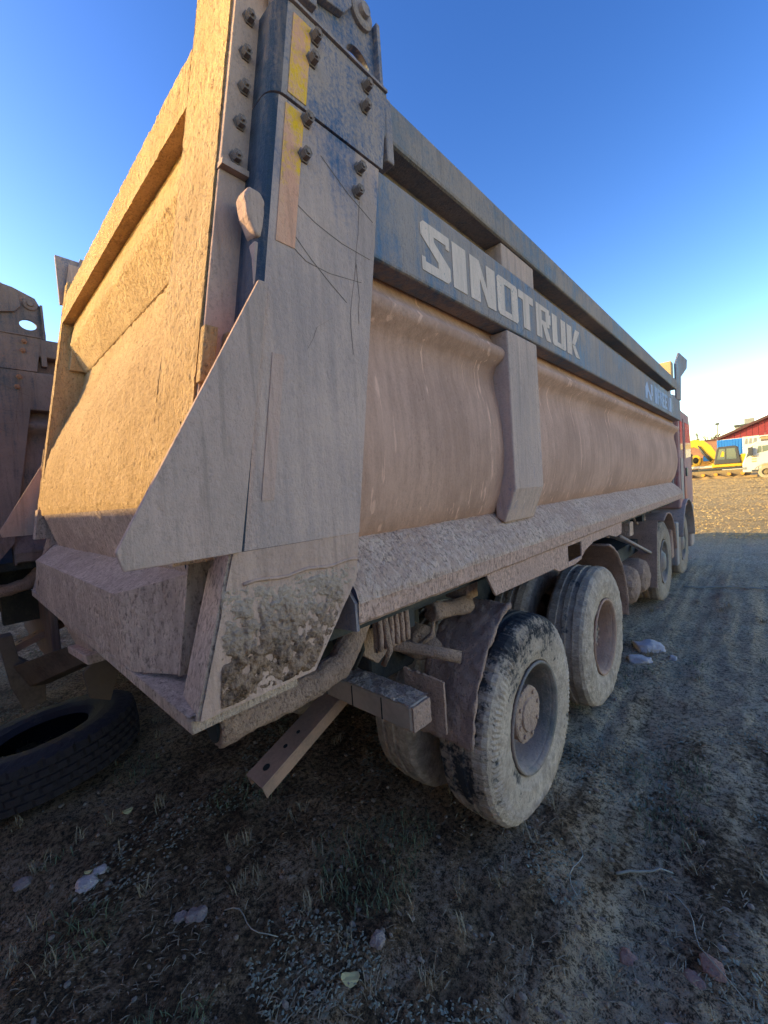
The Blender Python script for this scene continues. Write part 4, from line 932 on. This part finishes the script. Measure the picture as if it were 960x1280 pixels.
# white lorry
wt = thing('white_lorry', 'white lorry with dusty tan wheels parked beside the excavator', 'lorry', (0, 45, far(45)))
def wp(mb, name, mat, **k): return mb.build(name, mat, wt, **k)
wc = wp(MB().prism([(.86, .55), (.84, 1.25), (1.0, 1.75), (1.18, 2.35), (1.58, 2.92), (1.75, 2.98), (3.1, 2.98), (3.15, 1.0), (2.95, .95), (2.75, 1.15), (2.2, 1.15), (1.72, .92), (1.5, .55)], 'y', 0, 2.4), 'cab', 'white', bevel=.05)
MB().prism([(1.04, 1.70), (1.22, 2.32), (1.50, 2.72), (1.38, 1.95)], 'y', -.012, -.002).build('windscreen', 'glass', wc)
dr = MB().prism([(1.66, 1.1), (1.66, 2.75), (2.6, 2.75), (2.6, 1.25), (2.2, 1.25), (1.85, 1.1)], 'y', -.02, .0).build('door', 'white', wc, bevel=.01)
MB().prism([(1.75, 2.05), (1.82, 2.60), (2.02, 2.62), (2.02, 2.10)], 'y', -.03, -.021).build('window', 'glass', dr)
MB().prism([(2.06, 2.10), (2.06, 2.62), (2.5, 2.62), (2.5, 2.22)], 'y', -.03, -.021).build('window', 'glass', dr)
MB().box(2.42, 2.52, -.05, -.021, 1.75, 1.9).build('handle', 'darkcab', dr)
for z in (1.35, 1.55, 1.75): MB().box(1.42, 1.72, -.03, -.005, z, z + .10).build('step_grille', 'tan', wc)
MB().box(1.40, 1.80, -.06, .02, .60, .72).build('step', 'darkcab', wc)
MB().box(.84, 1.1, -.03, .0, .78, .98).build('headlamp', 'greymark', wc)
wp(MB().box(1.2, 1.5, -.35, -.1, 1.9, 2.55), 'mirror', 'darkcab', bevel=.03)
o = wp(MB().lathe([(-.15, .28), (-.15, .44), (-.12, .50), (.12, .50), (.15, .44), (.15, .28)], 32), 'wheel', 'tan_tyre', loc=(2.28, .1, .50)); o.rotation_euler = (0, 0, R(90))
q = MB().lathe([(-.10, 0), (-.10, .12), (-.03, .2), (-.08, .29), (.05, .29)], 24).build('rim', 'track', o); q.rotation_euler = (0, 0, 0)
q = MB().lathe([(.16, 0), (.16, .10), (.10, .13), (.10, .29)], 24).build('hub', 'greymark', o)
wp(MB().box(3.2, 9.0, 0, 2.4, 1.0, 1.25), 'chassis', 'darkcab'); wp(MB().box(3.3, 9.2, -.05, 2.45, 1.3, 2.9), 'cargo_bed', 'white', bevel=.03)
for x in (6.6, 7.9):
    o = wp(MB().lathe([(-.15, 0), (-.15, .44), (-.12, .50), (.12, .50), (.15, .44), (.15, 0)], 32), 'wheel', 'tan_tyre', loc=(x, .1, .50)); o.rotation_euler = (0, 0, R(90))
# red gabled shed
sh = thing('red_shed', 'large shed with a dark red corrugated gable at the right edge', 'shed', (0, 75, far(75)))
G0 = (-2.6, 4.55); apex = (11.5, 10.6); G1 = (25.6, 4.55)
mb = MB()
sheets = 46
for k in range(sheets):
    xa = G0[0] + (G1[0] - G0[0]) * k / sheets; xb = G0[0] + (G1[0] - G0[0]) * (k + 1) / sheets - .03
    zf_ = lambda x: G0[1] + (apex[1] - G0[1]) * (1 - abs(x - apex[0]) / (apex[0] - G0[0]))
    MB().prism([(xa, 4.5), (xb, 4.5), (xb, zf_(xb)), (xa, zf_(xa))], 'y', -.03 * (k % 2), .12).build('gable_sheet', 'redsheet', sh)
for a, b in ((G0, apex), (apex, G1)):
    dx, dz = b[0] - a[0], b[1] - a[1]; l_ = math.hypot(dx, dz); nx_, nz_ = -dz / l_ * .32, dx / l_ * .32
    MB().prism([a, b, (b[0] + nx_, b[1] + nz_), (a[0] + nx_, a[1] + nz_)], 'y', -.5, 30).build('roof', 'darktrim', sh)
MB().box(-2.3, 25.3, .0, .15, .0, 4.48).build('front_wall', 'whitewall', sh)
MB().box(-2.4, 25.4, -.25, -.02, 4.30, 4.52).build('fascia', 'whitewall', sh)
for sx_ in (-2.3, 25.2): MB().box(sx_, sx_ + .12, .2, 30, 0, 4.5).build('side_wall', 'whitewall', sh)
# panels in front of the shed
bp_ = thing('blue_container', 'bright blue container standing before the red shed', 'container', (0, 68, far(68)))
MB().box(-2.25, .25, 0, 2.4, 1.6, 4.15).build('container_body', 'blue', bp_, bevel=.03)
for k in range(9): MB().box(-2.2 + .27 * k, -2.08 + .27 * k, -.04, -.002, 1.7, 4.05).build('corrugation', 'blue', bp_)
MB().box(-2.25, .25, .3, 2.1, 0, 1.58).build('container_base', 'whitewall', bp_)
sg = thing('billboard', 'white board with grey lettering above the white lorry', 'sign board', (0, 66, far(66)))
MB().box(.28, 1.75, 0, .12, 2.2, 4.2).build('board', 'whitewall', sg, bevel=.01)
for k, (a, b) in enumerate(((.45, .75), (.82, 1.12), (1.2, 1.55))):
    MB().prism([(a, 3.3), (b, 3.3), (b, 3.95), (a + .1, 3.95)], 'y', -.02, -.002).build('mark', 'greymark', sg)
for x in (.35, 1.6): MB().box(x, x + .12, .13, .25, 0, 4.0).build('post', 'pole', sg)
tw_ = thing('tan_hut', 'tan walled hut behind the roof of the white lorry', 'hut', (0, 67, far(67)))
MB().box(1.9, 9.0, 0, 3, 0, 4.05).build('wall', 'tan', tw_, bevel=.02)
MB().box(1.85, 9.1, -.1, 3.1, 4.06, 4.18).build('roof', 'whitewall', tw_)
# light pole
lp = thing('light_pole', 'tall grey light pole rising left of the red roof', 'light pole', (-3.55, 90, far(90)))
MB().tube([(0, 0, 0), (0, 0, 4), (0, 0, 8.0)], .1, 10, True, [.13, .11, .08]).build('pole', 'pole', lp)
MB().box(-.28, .28, -.15, .15, 7.9, 8.25).build('lamp_head', 'darkcab', lp, bevel=.03)
# distant building and boundary
fb = thing('distant_building', 'grey flat roofed building far behind the red roof', 'building', (-2.2, 130, 1.3))
MB().box(-.6, 6.0, 0, 8, 0, 10.2).build('wall', 'greymark', fb); MB().box(-.8, 6.2, -.2, 8.2, 10.21, 10.7).build('roof', 'darkcab', fb)
MB().box(1.0, 2.8, 1, 4, 10.71, 12.0).build('roof_hut', 'greymark', fb)
hw = thing('boundary_wall', 'reddish brick wall with a dark top far across the yard', 'wall', (0, 100, 1.3))
MB().box(-60, -3.0, 0, .3, 0, 5.9).build('wall_panel', 'brick', hw); MB().box(-60, -3.0, -.1, .4, 5.91, 6.2).build('coping', 'darktrim', hw)
# bare winter trees
def tree(x, y, H, seed, label):
    r_ = random.Random(seed); tr = thing('bare_tree', label, 'tree', (x, y, 1.3), 0, 'bare trees beyond the yard'); tk = MB(); cr = MB()
    def grow(mb, p, d, L_, r0, lev):
        q = p + d * L_; mb.tube([p, (p + q) / 2 + Vector((r_.uniform(-.1, .1), 0, 0)) * L_ * .3, q], r0, 5, False, [r0, r0 * .8, r0 * .6])
        if lev == 0: return
        for k in range(r_.randint(3, 4)):
            nd = (d + Vector((r_.uniform(-.8, .8), r_.uniform(-.8, .8), r_.uniform(-.15, .6)))).normalized()
            grow(cr, p + d * L_ * r_.uniform(.5, 1), nd, L_ * r_.uniform(.5, .72), r0 * .6, lev - 1)
    grow(tk, Vector((0, 0, 0)), Vector((0, 0, 1)), H * .42, H * .035, 4)
    tk.build('trunk', 'bark', tr); cr.build('crown', 'bark', tr)
for i, (x, y, H, lb) in enumerate(((-8.4, 112, 9.0, 'bare grey tree beside the red cab roof, farthest from the light pole'), (-6.9, 110, 11.0, 'tallest bare grey tree above the yellow boom'), (-5.2, 114, 8.6, 'slim bare grey tree close to the light pole'), (-10.5, 118, 10, 'bare tree mostly hidden behind the dump truck cab'))):
    tree(x, y, H, 40 + i, lb)
# low mounds of earth by the tracks
mb = MB()
rows = [[(-4.5 + 6.2 * i / 60, 48.2 + 1.6 * j / 12, slope(48.5 + j * .13) - .05 + .38 * math.sin(math.pi * j / 12) * max(0, .5 + .6 * noise.noise(Vector((i * .17, j * .2, 4))))) for j in range(13)] for i in range(61)]
n = NT('sunlit_earth'); em = n.out(n.mix(n.noise(3, 6), (.42, .27, .11), (.30, .19, .08)), .95, 0, .1)
o = MB().loft(rows).build('dirt_mound', em, None, smooth=True); o['kind'] = 'structure'
# far hills close the horizon
mb = MB().loft([[(-600 + 20 * i, 420, -2), (-600 + 20 * i, 440, 5 + 4 * noise.noise(Vector((i * .35, 1, 0)))), (-600 + 20 * i, 560, 0)] for i in range(80)])
n = NT('far_hill'); o = mb.build('hills', n.out(n.mix(n.noise(.05, 5), (.17, .15, .13), (.24, .21, .17)), .95), None, smooth=True); o['kind'] = 'structure'
